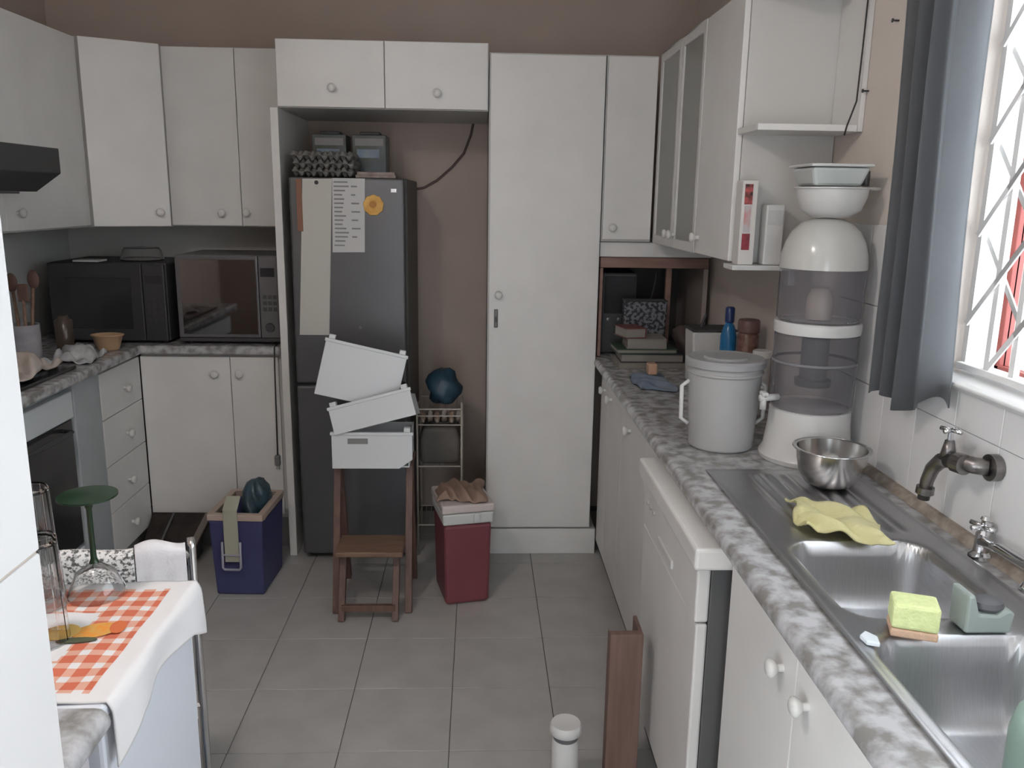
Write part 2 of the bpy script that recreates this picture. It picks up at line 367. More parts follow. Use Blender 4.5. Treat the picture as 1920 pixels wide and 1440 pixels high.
# stove
st = thing('stove', 'white stove with black glass oven door under the range hood', 'stove', (-1.7,2.56,0))
bx(XL+.01,XB0-.03,2.20,3.155,.02,.895).build('body', STOVEG, st, bevel=.002)
bx(XB0-.029,XB0+.002,2.95,3.155,.02,.895).build('side_panel', STOVEG, st, bevel=.003)
bx(XB0-.029,XB0,2.22,2.945,.776,.872).build('control_panel', STOVEW, st, bevel=.004)
od = bx(XB0-.029,XB0-.006,2.22,2.94,.30,.772).build('oven_door', BLACKG, st, bevel=.004)
MB().tube([(XB0-.006,2.30,.745),(XB0+.03,2.31,.745),(XB0+.03,2.86,.745),(XB0-.006,2.87,.745)],.007,8).build('handle', BLACKM, od, smooth=True)
bx(XB0-.029,XB0-.004,2.22,2.94,.03,.29).build('warming_drawer', STOVEW, st, bevel=.004)
# worktop left (L shape, marble laminate)
ov = [(-1.95,2.15),(-1.415,2.15),(-1.415,3.515),(-.838,3.515),(-.838,4.095),(-1.95,4.095)]
tag(MB().prism(ov,'Z',.898,.935).build('worktop', MARB, bevel=.010, seg=3), 'L-shaped grey marble-pattern worktop carrying the microwaves', 'worktop')
hb = thing('hob', 'black electric hob set in the left worktop', 'hob', (-1.68,2.72,.935))
bx(-1.90,-1.455,2.40,3.03,.9355,.948).build('hob_plate', BLACKG, hb, bevel=.003)
for (x,y,r) in ((-1.78,2.57,.09),(-1.57,2.57,.075),(-1.78,2.86,.075),(-1.57,2.86,.09)): MB().lathe([(r,0),(r,.010),(r*.96,.013),(r*.2,.012)],(x,y,.948),32).build('hot_plate', BLACKM, hb)
# range hood
rh = thing('range_hood', 'black slanted range hood below the left wall cupboards', 'range hood', (-1.5,2.55,1.55))
MB().prism([(-1.94,1.56),(-1.47,1.56),(-1.385,1.62),(-1.385,1.70),(-1.60,1.705),(-1.94,1.705)],'Y',2.15,2.912).build('canopy', BLACKM, rh, bevel=.003)
bx(-1.90,-1.50,2.2,2.86,1.553,1.5595).build('grease_filter', SILVER, rh)
bx(-1.384,-1.379,2.3,2.42,1.635,1.68).build('switch_panel', BLACKG, rh)
# wall units left
cabinet('wall_cabinet', 'white wall cupboard partly behind the black range hood', (XL+.01,XU,2.10,3.585,1.42,2.165), '+X',
        [(2.11,2.95,1.425,2.16,'door',None),(2.95,3.58,1.425,2.16,'door',(3.02,1.487))])
# corner unit with angled door
cu = thing('corner_cabinet', 'white corner wall cupboard with angled single door', 'cabinet', (-1.6,3.9,1.42))
A = Vector((-1.597,3.592,0)); B = Vector((-1.335,3.738,0)); dv = (B-A).normalized(); nv = Vector((dv.y,-dv.x,0))
MB().prism([(XL+.01,3.592),(A.x,A.y+.004),(B.x-.004,B.y+.02),(-1.352,4.09),(XL+.01,4.09)],'Z',1.42,2.165).build('body', WHITE_IN, cu)
p = [A+nv*.001, B+nv*.001, B+nv*.018, A+nv*.018]
cdoor = MB().prism([(q.x,q.y) for q in p],'Z',1.423,2.163).build('door', WHITE, cu, bevel=.002)
kp = A.lerp(B,.86)+nv*.018
share('knob', KME, cdoor, (kp.x,kp.y,1.482), (math.radians(90),0,math.atan2(dv.y,dv.x)))
cabinet('wall_cabinet', 'white double-door wall cupboard above the silver microwave', (-1.345,-.832,YU,4.09,1.422,2.165), '-Y',
        [(-1.34,-1.035,1.425,2.163,'door',(-1.117,1.482)),(-1.035,-.835,1.425,2.163,'door',(-1.011,1.484))])
# fridge side panel + cabinet over fridge + pantry
tag(bx(-.828,-.797,3.49,4.095,0,1.899).build('side_panel', WHITE, bevel=.002), 'tall white end panel between worktop and fridge', 'panel')
cabinet('overhead_cabinet', 'white two-door cupboard above the fridge niche', (-.80,.035,3.49,4.09,1.90,2.158), '-Y',
        [(-.798,-.375,1.902,2.156,'door',(-.58,1.975)),(-.375,.033,1.902,2.156,'door',(-.168,1.962))])
pa = cabinet('pantry_cupboard', 'tall white pantry cupboard door with small keyhole lock', (.038,.505,3.50,4.09,.12,2.125), '-Y',
        [(.042,.503,.128,2.12,'door',(.084,1.166))])
pd = [c for c in pa.children if c.name.startswith('door')][0]
lk = MB().lathe([(.008,0),(.010,.004),(.004,.006)],(0,0,0),16)
ok = MB().box(.066,.082,3.494,3.4995,1.028,1.105).build('lock_plate', mat('dull_lock_metal',(.12,.115,.11),.4,.8), pd, bevel=.003)
MB().box(.071,.077,3.490,3.4945,1.05,1.075).build('keyhole', BLACKM, pd)
struct('baseboard_back', bx(.05,.53,3.505,4.05,0,.118), WHITE, 'white plinth under the pantry cupboard', bevel=.002)
# ================================================================ RIGHT CABINETS
cabinet('wall_cabinet', 'narrow white wall cupboard between pantry and glazed cupboards', (.508,.715,3.50,4.09,1.392,2.125), '-Y', [(.510,.713,1.40,2.12,'door',(.55,1.449))])
gc = thing('glazed_cabinet', 'white wall cupboard with two frosted glass doors', 'cabinet', (.86,3.15,1.39))
gb = MB().box(.738,.998,3.480,3.495,1.39,2.13).box(.738,.998,2.812,2.826,1.39,2.13).box(.738,.998,2.826,3.48,1.39,1.406).box(.738,.998,2.826,3.48,2.114,2.13).box(.985,.998,2.826,3.48,1.406,2.114).box(.745,.985,2.826,3.48,1.74,1.755)
gb.build('body', WHITE_IN, gc)
FROST = mat('frosted_glass', (.60,.60,.57), .35, trans=.55, ior=1.3)
for (a0,a1,ky) in ((3.145,3.494,3.18),(2.813,3.142,3.105)):
    d = MB().box(.72,.737,a0,a0+.03,1.392,2.128).box(.72,.737,a1-.03,a1,1.392,2.128).box(.72,.737,a0+.03,a1-.03,1.392,1.425).box(.72,.737,a0+.03,a1-.03,2.095,2.128).build('door', WHITE, gc, bevel=.002)
    bx(.727,.731,a0+.028,a1-.028,1.423,2.097).build('pane', FROST, d)
    share('knob', KME, d, (.72,ky,1.44), ROTF['-X'])
cabinet('wall_cabinet', 'white single-door wall cupboard ending above the water filter', (.72,.998,2.41,2.808,1.39,2.13), '-X', [(2.412,2.806,1.392,2.128,'door',(2.76,1.445))])
os_ = thing('open_shelf', 'white open shelf box at the end of the wall cupboards', 'shelf', (.85,2.32,1.745))
bx(.722,.984,2.235,2.408,1.745,1.762).build('shelf_board', WHITE, os_, bevel=.0015)
bx(.722,.984,2.235,2.408,2.114,2.13).build('top_board', WHITE, os_, bevel=.0015)
bx(.985,.999,2.235,2.408,1.745,2.13).build('back_board', WHITE, os_, bevel=.0015)
# lower shelf board under end of cupboard holding the booklet
ls = thing('ledge_shelf', 'small white ledge under the end wall cupboard', 'shelf', (.85,2.36,1.372))
bx(.71,.90,2.33,2.42,1.374,1.388).build('shelf_board', PLW, ls, bevel=.002)
bx(.88,.90,2.36,2.405,1.33,1.374).build('bracket', PLW, ls, bevel=.002)
# base cabinets
XF = .53
cabinet('base_cabinet', 'white base cupboards between pantry and dishwasher', (XF,.99,2.245,3.485,.07,.858), '-X',
        [(3.29,3.482,.075,.855,'door',(3.36,.79)),(2.95,3.29,.075,.855,'door',(3.20,.79)),(2.25,2.95,.075,.855,'door',(2.78,.78))])
cabinet('sink_cabinet', 'white sink base cupboard nearest the camera', (XF,.99,.30,1.595,.07,.858), '-X',
        [(1.225,1.592,.075,.855,'door',(1.285,.776)),(.75,1.225,.075,.855,'door',(1.172,.776)),(.31,.75,.075,.855,'door',(.70,.776))], btop=.735)
struct('baseboard_right', bx(XF+.04,.985,.3,3.48,0,.068), mat('kick_white',(.55,.54,.52),.5), 'recessed kick board under the right cabinets')
dw = thing('dishwasher', 'white dishwasher under the drainer worktop', 'dishwasher', (.74,1.93,0))
bx(.505,.99,1.65,2.24,.02,.80).build('body', mat('dishwasher_gap_shade',(.12,.12,.12),.6), dw, bevel=.003)  # dark body colour stands for the shade in the gap beside the sink cupboard
dd = bx(.478,.504,1.648,2.238,.10,.66).build('door', WHITE, dw, bevel=.005)
cp = bx(.474,.504,1.648,2.238,.664,.80).build('control_panel', WHITE, dw, bevel=.005)
tp = bx(.455,.99,1.605,2.24,.805,.855).build('lid', WHITE, dw, bevel=.008, seg=3)
bx(.468,.475,1.86,2.02,.690,.712).build('handle', PLW, cp, bevel=.003)
for y in (2.09,2.13,2.17): MB().lathe([(.006,0),(.006,.004),(.004,.005)],(0,0,0),12).build('button', PLG, cp, local=True); 
for c,y in zip([c for c in cp.children if c.name.startswith('button')],(2.09,2.13,2.17)): c.location = Vector((.474,y,.745))-ORG[dw.name]; c.rotation_euler = ROTF['-X']
bx(.51,.97,1.64,2.23,0,.019).build('feet_plinth', BLACKM, dw)
# worktop right: rounded front strip + slabs round the sink opening
pf = [(.585,.862),(.505,.862)]+[(.513-.018*math.sin(a),.881-.019*math.cos(a)) for a in [math.pi*k/8 for k in range(0,9)]]+[(.585,.900)]
SY0, SY1, SX0, SX1 = .30, 1.975, .583, .932
wt = MB().prism(pf[2:]+[(.585,.862)],'Y',.1,3.49).box(.585,.999,SY1,3.49,.862,.900).box(SX1,.999,.1,SY1,.862,.900).box(.585,SX1,.1,SY0,.862,.900).box(.507,.999,3.49,4.09,.862,.900)
o = wt.build('worktop', MARB); smooth_angle(o, 30)
tag(o, 'long grey marble-pattern worktop with the sink in it', 'worktop')
tag(MB().prism([(.972,.9005),(.9935,.9005),(.9935,.918),(.985,.917),(.978,.909)],'Y',.1,2.2).build('upstand', mat('old_sealant',(.40,.35,.30),.7,c2=(.25,.2,.17),scale=40)), 'stained sealant strip where tiles meet the sink worktop', 'sealant strip')

# ---- sink (pressed steel)
def rr(x, y, x0, x1, y0, y1, r):   # signed distance to rounded rect (neg inside)
    cx, cy = (x0+x1)/2, (y0+y1)/2; qx = abs(x-cx)-(x1-x0)/2+r; qy = abs(y-cy)-(y1-y0)/2+r
    return math.hypot(max(qx,0),max(qy,0))+min(max(qx,qy),0)-r
def bowl(d, depth):
    # d<0 inside ; smooth lip then steep wall then floor
    if d > .012: return 0
    if d > 0: return -.003*(1-d/.012)
    t = min(1, -d/.045); return -.003-(depth-.003)*(1-(1-t)**2.6)
def sinkz(x, y):
    z = .9035
    e = rr(x,y,SX0-.012,SX1+.012,SY0,SY1+.012,.01)
    z += .0025*max(0,1-abs(e+.006)/.006)
    b1 = rr(x,y,.610,.885,1.225,1.535,.06); b2 = rr(x,y,.604,.885,.56,1.165,.06)
    z += bowl(b1,.13)+bowl(b2,.15)
    if y > 1.57 and .66 < x < .90:
        k = min(1,(y-1.57)/.03)*min(1,max(0,(1.955-y)/.02)); z += .0035*k*math.cos((x-.66)/.034*2*math.pi)*min(1,(x-.66)/.02,(.90-x)/.02)-.001*k
    return z
sk = thing('sink', 'stainless steel double sink with ribbed drainer', 'sink', (.76,1.2,.9))
def sg(u, v):
    x = SX0-.010+(SX1-SX0+.020)*u; y = SY0+(SY1-SY0+.010)*v; return (x,y,sinkz(x,y))
o = MB().grid(sg, 80, 330).build('drainer_and_bowls', STEEL, sk, smooth=True)
for (x,y,z) in ((.75,1.38,.776),(.75,.86,.756)):
    MB().lathe([(.038,0),(.036,.003),(.03,.001),(.005,.0)],(x,y,z),24).build('drain_ring', CHROME, sk, smooth=True)


# ================================================================ THINGS ON THE RIGHT WORKTOP
ZR = .9
# wooden nook with dark interior
nk = thing('wooden_shelf_box', 'brown wooden open box at the far end of the worktop', 'shelf', (.74,3.7,ZR))
n_ = MB().box(.512,.975,3.53,4.0,1.282,1.325)
n_.build('top_board', WOODN, nk, bevel=.003)
bx(.955,.975,3.53,4.0,.902,1.281).build('side_board', mat('nook_pale_edge',(.38,.33,.31),.5), nk, bevel=.002)
bx(.512,.526,3.53,4.0,.902,1.281).build('side_board', WOODN, nk, bevel=.002)
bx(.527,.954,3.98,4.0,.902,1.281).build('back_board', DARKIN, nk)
bx(.81,.835,3.60,3.62,.902,1.281).build('post', WOODN, nk, bevel=.002)
tag(bx(.510,.985,3.54,4.05,1.327,1.389).build('filler_panel', WHITE, bevel=.002), 'white filler strip above the brown wooden box', 'panel')
rd = thing('radio', 'black appliance inside the brown wooden box', 'appliance', (.61,3.7,.902))
bx(.535,.685,3.60,3.80,.903,1.255).build('body', BLACKM, rd, bevel=.008)
bx(.545,.675,3.594,3.6,1.08,1.24).build('screen', BLACKG, rd, bevel=.002)
for x in (.565,.61,.655): MB().lathe([(.009,0),(.008,.008),(.002,.009)],(0,0,0),14).build('dial', SILVER, rd, local=True)
for c,x in zip([c for c in rd.children if c.name.startswith('dial')],(.565,.61,.655)): c.location = Vector((x,3.599,1.055))-ORG['radio']; c.rotation_euler = ROTF['-Y']
MB().tube([(.76,3.55+.01,1.281),(.755,3.56,1.22),(.74,3.57,1.13),(.745,3.60,1.0),(.73,3.66,.906)],.004,6).build('cable', CORD, smooth=True)
tag(bpy.data.objects['cable'], 'dark cable hanging inside the brown wooden box', 'cable')
def book(name, label, x0,x1,y0,y1,z0,h, m, rz=0):
    t = thing(name, label, 'book', ((x0+x1)/2,(y0+y1)/2,z0), 'books and papers stacked on the worktop', (0,0,rz)); w_, d_ = (x1-x0)/2, (y1-y0)/2
    MB().box(-w_,w_,-d_,d_,0,.003).box(-w_,w_,-d_,d_,h-.003,h).box(w_-.003,w_,-d_,d_,.003,h-.003).build('cover', m, t, local=True)
    MB().box(-w_+.004,w_-.004,-d_+.004,d_-.004,.0031,h-.0031).build('pages', PAGES, t, local=True); return t
book('book','wide pale-edged book at the bottom of the pile',.560,.835,3.27,3.46,.901,.022,PAGES,.02)
book('book','thick dark book second from the bottom of the pile',.575,.83,3.28,3.46,.924,.034,BK[1],-.02)
book('book','thin green book in the middle of the pile',.555,.80,3.285,3.45,.959,.018,BK[0],.03)
book('book','pale grey book under the red notebook on the pile',.60,.76,3.29,3.44,.978,.040,PAGES,-.04)
book('book','small red notebook on top of the left side',.575,.665,3.30,3.42,1.019,.040,BK[2],.25)
bsk = thing('storage_basket', 'black and white speckled basket behind the books', 'basket', (.70,3.50,.901))
MB().prism([(.62,.902),(.785,.902),(.795,1.15),(.61,1.15)],'Y',3.47,3.525).build('body', BASK, bsk, bevel=.006)
MB().tube([(.612,3.47,1.15),(.793,3.47,1.15),(.793,3.523,1.15),(.612,3.523,1.15),(.612,3.47,1.15)],.004,6).build('rim', BLACKM, bsk)
tag(MB().blob((.875,3.42,.975),(.065,.08,.085),4).build('dark_bag', mat('dark_brown_bag',(.06,.045,.045),.6,c2=(.10,.075,.07),scale=14,bump=.5,bscale=30), smooth=True), 'dark brown bag beside the pile of books', 'bag')
tag(MB().box(.637,.672,3.04,3.09,.9215,.965).build('clothes_peg', PINK, bevel=.006), 'small salmon plastic block on the blue rag', 'plastic block')
def rag(c, sx, sy, h, seed, bumpn=5, ex=1.0):
    rnd = random.Random(seed); pr = [(rnd.uniform(3,9),rnd.uniform(3,9),rnd.uniform(0,6)) for _ in range(bumpn)]
    def fn(u, v):
        a, b = u*2-1, v*2-1; r = min(1,max(abs(a),abs(b)))
        wob = 1+.12*math.sin(3*a+seed)*b+.10*math.cos(4*b+seed)*a
        z = 0
        for (p,q,o) in pr: z += math.sin(p*.5*a+q*.5*b+o)
        z = (.5+.5*math.sin(1.6*z))*h*(1-r**5*ex*.8)+.12*h*(1-r**5)
        return (c[0]+sx*a*wob, c[1]+sy*b*wob, c[2]+z)
    return MB().grid(fn, 36, 36)
tag(rag((.64,3.0,.903),.065,.13,.022,3).build('blue_rag', BLUERAG, smooth=True, solid=.003), 'crumpled blue-grey rag on the worktop near the books', 'rag')

# small items behind the bucket
wc = thing('plastic_container', 'white rectangular container behind the grey bucket', 'container', (.80,3.02,ZR))
MB().prism([(.785,.901),(.925,.901),(.935,1.100),(.775,1.100)],'Y',2.96,3.08).build('body', PLW, wc, bevel=.008)
bx(.772,.938,2.955,3.085,1.101,1.110).build('lid', BLACKM, wc, bevel=.003)
MB().tube([(.82,3.02,1.110),(.835,3.02,1.155)],.006,8).build('lid_knob', BLACKM, wc)
def bottle(name,label,x,y,prof,m,capm,capprof,cat='bottle',band=None,bandm=None):
    t = thing(name,label,cat,(x,y,ZR)); smooth_angle(MB().lathe(prof,(x,y,ZR+.0005),24).build('body',m,t),40)
    smooth_angle(MB().lathe(capprof,(x,y,ZR+.0005),20).build('cap',capm,t),40)
    if band: smooth_angle(MB().lathe(band,(x,y,ZR+.0005),24,cap=False).build('sticker',bandm,t),40)
    return t
bottle('spray_bottle','blue bottle standing behind the grey bucket',.875,2.86,[(.026,0),(.028,.01),(.028,.20),(.02,.235),(.012,.25)],BLUEBT,mat('navy_cap',(.02,.04,.14),.3),[(.014,.25),(.016,.252),(.016,.30),(.012,.305)],band=[(.0285,.07),(.0285,.13)],bandm=PLW)
bottle('coffee_jar','brown jar beside the blue bottle',.925,2.80,[(.034,0),(.036,.01),(.036,.215),(.030,.225)],BROWNJ,mat('jar_lid_brown',(.16,.09,.08),.4),[(.035,.225),(.037,.227),(.037,.265),(.033,.27)],'jar')
bottle('mug','small white cup behind the bucket lid',.885,2.56,[(.028,0),(.032,.008),(.034,.09),(.031,.09),(.028,.012)],PLW,PLW,[(.001,.010),(.028,.0102)],'cup')
bottle('small_tin','white and grey tin beside the water filter tap',.93,2.66,[(.03,0),(.03,.16),(.026,.165)],PLG,PLW,[(.031,.165),(.031,.185),(.028,.188)],'tin')

# grey bucket with lid and handles
bk = thing('bucket', 'grey plastic bucket with lid and white side handles', 'bucket', (.672,2.205,ZR))
c = (.672,2.205,ZR+.001)
smooth_angle(MB().lathe([(.080,0),(.087,.006),(.098,.205),(.103,.21),(.103,.214),(.099,.216),(.100,.232)],c,48).build('body',PLG,bk),30)
smooth_angle(MB().lathe([(.106,.228),(.108,.230),(.108,.244),(.102,.25),(.094,.247),(.060,.247),(.055,.252),(.01,.252)],c,48).build('lid',PLGL,bk),30)
for sx in (-1,1):
    MB().tube([(c[0]+sx*.096,c[1],ZR+.185),(c[0]+sx*.116,c[1],ZR+.17),(c[0]+sx*.114,c[1],ZR+.08),(c[0]+sx*.094,c[1],ZR+.065)],.006,8).build('handle',PLW,bk,smooth=True)

# water filter tower
WX, WYY = .872, 2.10
wf_ = thing('water_filter', 'white domed water filter tower with smoky tanks', 'water filter', (WX,WYY,ZR)); c = (WX,WYY,ZR+.001)
def part(name, prof, m, n=48, parent=wf_, ang=40, cap=True): return smooth_angle(MB().lathe(prof,c,n,cap=cap).build(name,m,parent),ang)
part('base', [(.118,0),(.122,.012),(.112,.03),(.104,.09),(.102,.135),(.098,.138)], PLW)
part('lower_tank', [(.094,.138),(.100,.142),(.1035,.16),(.104,.262),(.101,.262),(.100,.162),(.094,.146)], SMOKE, cap=False)
part('middle_ring', [(.100,.335),(.107,.337),(.108,.345),(.108,.362),(.104,.366),(.05,.366)], PLW)
part('middle_tank', [(.104,.264),(.1045,.334),(.1015,.334),(.101,.264)], SMOKE, cap=False)
part('tank_seam', [(.1048,.259),(.1065,.2605),(.1065,.2645),(.1048,.266)], mat('seam_grey',(.22,.22,.24),.4), cap=False)
part('upper_tank', [(.100,.368),(.104,.372),(.1045,.500),(.1015,.500),(.101,.376),(.095,.371)], SMOKE, cap=False)
part('dome_lid', [(.1065,.500),(.1065,.508),(.104,.535),(.096,.565),(.082,.592),(.062,.612),(.038,.622),(.01,.625)], mat('dome_ivory',(.55,.55,.53),.18), ang=60)
part('filter_core', [(.034,.214),(.034,.334),(.03,.3345)], mat('filter_grey',(.09,.09,.10),.5))
part('filter_collar', [(.045,.196),(.046,.212),(.036,.2135)], mat('filter_dark',(.07,.07,.075),.5))
part('ceramic_filter', [(.03,.370),(.032,.374),(.032,.425),(.022,.447),(.006,.452)], mat('ceramic_cream',(.62,.55,.48),.7), ang=60)
tp_ = MB().tube([(WX-.098,WYY-.03,ZR+.172),(WX-.150,WYY-.045,ZR+.172)],.009,10).tube([(WX-.14,WYY-.043,ZR+.176),(WX-.14,WYY-.043,ZR+.142)],.008,10).build('tap', PLW, wf_, smooth=True)
MB().box(WX-.148,WX-.132,WYY-.058,WYY-.028,ZR+.178,ZR+.188).build('tap_lever', PLW, tp_, bevel=.003)

# colander and tub standing on the dome
ZD = ZR+.627
cl = thing('colander', 'white plastic bowl resting on the water filter dome', 'bowl', (WX+.005,WYY,ZD)); c2 = (WX+.005,WYY,ZD)
smooth_angle(MB().lathe([(.045,0),(.072,.018),(.084,.05),(.086,.068),(.092,.070),(.092,.073),(.083,.072),(.080,.05),(.068,.021),(.043,.004)],c2,40).build('bowl', PLW, cl),40)
MB().tube([(c2[0]+.088,c2[1]-.02,ZD+.071),(c2[0]+.115,c2[1]-.01,ZD+.071),(c2[0]+.115,c2[1]+.02,ZD+.071),(c2[0]+.088,c2[1]+.025,ZD+.071)],.004,6).build('handle', PLW, cl)
tb = thing('food_tub', 'pale square plastic tub stacked in the white bowl', 'tub', (WX-.003,WYY,ZD+.074))
q = MB(); zz = ZD+.0745
def ring(h, z): return [(WX-.005-h,WYY-h,z),(WX-.005+h,WYY-h,z),(WX-.005+h,WYY+h,z),(WX-.005-h,WYY+h,z)]
q.add(ring(.058,zz)+ring(.072,zz+.045), [(0,1,2,3),(0,1,5,4),(1,2,6,5),(2,3,7,6),(3,0,4,7),(4,5,6,7)])
q.build('body', mat('pale_green_tub',(.56,.60,.59),.3), tb, bevel=.008)
bx(WX-.082,WX+.072,WYY-.077,WYY+.077,zz+.046,zz+.053).build('lid', PLW, tb, bevel=.003)

# booklet + white packet on ledge
b_ = thing('patterned_box', 'tall narrow white box with red and dark printed panel', 'box', (.752,2.372,1.389))
bx(.728,.772,2.345,2.40,1.3885,1.62).build('carton', mat('box_white',(.70,.68,.66),.6), b_, bevel=.002)
pm_ = mat('floral_print',(.04,.03,.03),.5,c2=(.48,.10,.10),scale=38,detail=2,lo=.42,hi=.58)
bx(.735,.757,2.3435,2.345,1.555,1.61).build('print', pm_, b_); bx(.735,.757,2.3435,2.345,1.43,1.475).build('print', mat('red_print',(.36,.05,.07),.5,c2=(.15,.04,.05),scale=60), b_)
bx(.737,.755,2.3435,2.345,1.478,1.552).build('print', mat('grey_red_print',(.55,.50,.52),.5,c2=(.60,.22,.20),scale=16,lo=.45,hi=.6), b_)
w2 = thing('white_packet', 'plain white packet beside the printed box', 'packet', (.83,2.37,1.389))
bx(.80,.852,2.345,2.39,1.3885,1.555).build('carton', PLW, w2, bevel=.004)
bx(.805,.847,2.3435,2.345,1.50,1.54).build('flap', PAPER2, w2)
# wall hook near the dado, cord and plaster marks
hk = thing('wall_hook', 'small grey wall hook beside the curtain', 'hook', (.99,2.18,1.60))
bx(.9885,.9995,2.165,2.19,1.605,1.645).build('plate', SILVER, hk, bevel=.003)
MB().tube([(.9885,2.177,1.612),(.972,2.177,1.606),(.967,2.177,1.618)],.003,6).build('prong', SILVER, hk, smooth=True)
cb2 = MB().tube([(.975,2.225,2.6),(.974,2.222,2.15),(.973,2.225,1.95),(.972,2.228,1.82),(.955,2.232,1.76),(.95,2.232,1.735)],.0022,6).build('thin_cable', CORD, smooth=True)
tag(cb2, 'thin dark cable hanging in front of the open shelf', 'cable')

for (y,z,lb) in ((2.225,1.845,'dark nail in the pink wall beside the open shelf'),(2.10,1.99,'tiny dark nail in the pink wall near the curtain top')):
    t = thing('wall_nail', lb, 'nail', (.99,y,z)); MB().tube([(1.0005,y,z),(.985,y,z)],.0022,8).build('shank', BLACKM, t); MB().tube([(.985,y,z),(.983,y,z)],.005,10).build('head', BLACKM, t)
# steel mixing bowl
mbw = thing('mixing_bowl', 'stainless steel mixing bowl on the drainer', 'bowl', (.838,1.865,.9085)); c = (.838,1.865,.9085)
smooth_angle(MB().lathe([(.045,0),(.058,.006),(.072,.03),(.079,.06),(.082,.085),(.088,.088),(.0885,.090),(.080,.089),(.077,.06),(.070,.032),(.056,.009),(.01,.003)],c,48).build('bowl_shell', STEELB, mbw),45)
MB().tube([(c[0]+.0885*math.cos(a*math.pi/24),c[1]+.0885*math.sin(a*math.pi/24),c[2]+.089) for a in range(49)],.0022,6).build('rolled_rim', CHROME, mbw, smooth=True)
# yellow cloth
def ycl(u, v):
    a, b = u*2-1, v*2-1
    x = .745+.068*a+.018*b; y = 1.606+.088*b-.040*a-.016*math.sin(a*3)
    z = .911+.016*abs(math.sin(a*2.6+b*1.8+.5))+.010*abs(math.sin(3*b-1.2*a))+.004*math.sin(9*a*b)
    k = max(abs(a),abs(b)); z -= .006*max(0,k-.85)/.15
    return (x+.008*math.sin(5*b), y+.010*math.sin(4*a), z)
tag(MB().grid(ycl,40,40).build('dish_cloth', YELL, smooth=True, solid=.004), 'crumpled yellow dish cloth on the drainer beside the bowl', 'cloth')
# sponge on sink divider
sp = thing('sponge', 'green-yellow scouring sponge standing on the sink divider', 'sponge', (.683,1.172,.906), rot=(math.radians(0),0,math.radians(-20)))
def rbox(x0,x1,y0,y1,z0,z1): return MB().box(x0,x1,y0,y1,z0,z1)
rbox(-.034,.034,-.026,.026,.014,.055).build('foam', SPY, sp, bevel=.005, local=True)
rbox(-.034,.034,-.026,.026,.0,.0138).build('scouring_pad', SPO, sp, bevel=.003, local=True)
sb = thing('soap_holder', 'grey-green soap holder on the sink divider', 'soap holder', (.80,1.19,.905))
q = MB().prism([(.765,.906),(.838,.906),(.842,.94),(.83,.945),(.815,.936),(.785,.938),(.775,.97),(.764,.97)],'Y',1.165,1.215).build('tray', SAGE, sb, bevel=.004)
smooth_angle(MB().lathe([(.018,0),(.022,.006),(.02,.014),(.008,.018)],(.81,1.19,.9372),20,sx=1.2).build('soap_bar', mat('dark_soap',(.12,.12,.13),.5), sb),40)
tag(MB().prism([(.594,1.135),(.612,1.128),(.618,1.15),(.606,1.168),(.592,1.155)],'Z',.9045,.912).build('soap_flake', mat('soap_white',(.74,.80,.86),.4), bevel=.002), 'small white soap sliver beside the second sink bowl', 'soap')
# detergent bottle at frame edge
db = thing('detergent_bottle', 'pale green dish detergent bottle at the right frame edge', 'bottle', (.768,.985,.757)); c = (.768,.985,.757)
smooth_angle(MB().lathe([(.03,0),(.034,.01),(.034,.10),(.026,.135),(.013,.15)],c,24).build('body', mat('pale_green_plastic',(.35,.50,.43),.3), db),40)
smooth_angle(MB().lathe([(.014,.15),(.014,.175),(.006,.18),(.005,.195)],c,16).build('cap', PLW, db),40)
# wall tap (tarnished bib tap)
wtp = thing('wall_tap', 'dull grey wall-mounted bib tap above the sink', 'tap', (.96,1.49,1.0))
X0 = .935
MB().tube([(.993,1.487,1.073),(.975,1.487,1.073)],.026,20).build('flange', BRASS, wtp)
bd = MB().tube([(.976,1.487,1.073),(.955,1.500,1.073),(.945,1.53,1.072),(.938,1.56,1.066)],.0165,14)
bd.build('body', BRASS, wtp, smooth=True)
MB().tube([(.94,1.505,1.072),(.936,1.53,1.07)],.020,14).build('hex_collar', BRASS, wtp)
MB().tube([(.940,1.553,1.068),(.935,1.578,1.058),(.930,1.597,1.035),(.927,1.606,1.005),(.926,1.609,.965)],.0165,14,r1=.012).build('spout', BRASS, wtp, smooth=True)
MB().tube([(.9265,1.607,.992),(.9265,1.608,.978)],.018,14).build('nozzle', BRASS, wtp)
MB().tube([(.938,1.562,1.066),(.938,1.562,1.105)],.017,14,r1=.009).build('bonnet', BRASS, wtp, smooth=True)
hd = MB().tube([(.938,1.562,1.105),(.938,1.562,1.128)],.005,10).build('stem', CHROME, wtp)
for a in range(4):
    t_ = a*math.pi/2+.5; MB().tube([(.938,1.562,1.126),(.938+.022*math.cos(t_),1.562+.022*math.sin(t_),1.126)],.0045,8).build('cross_handle', CHROME, hd, smooth=True)
# chrome sink tap
ctp = thing('sink_tap', 'chrome deck tap with cross handle at the back of the sink', 'tap', (.955,1.43,.901))
MB().lathe([(.022,0),(.022,.008),(.014,.014),(.013,.05),(.009,.056)],(.966,1.46,.901),20).build('body', CHROME, ctp)
MB().lathe([(.006,.056),(.006,.075),(.009,.078),(.006,.084)],(.966,1.46,.901),16).build('stem', CHROME, ctp)
for a in range(4):
    t_ = a*math.pi/2+.3; MB().tube([(.966,1.46,.965),(.962+.026*math.cos(t_),1.46+.026*math.sin(t_),.965)],.005,8).build('cross_handle', CHROME, ctp, smooth=True)
MB().tube([(.962,1.455,.936),(.962,1.40,.945),(.960,1.32,.95),(.945,1.26,.975),(.92,1.22,.99),(.88,1.19,.99),(.86,1.18,.97)],.010,12).build('spout', CHROME, ctp, smooth=True)

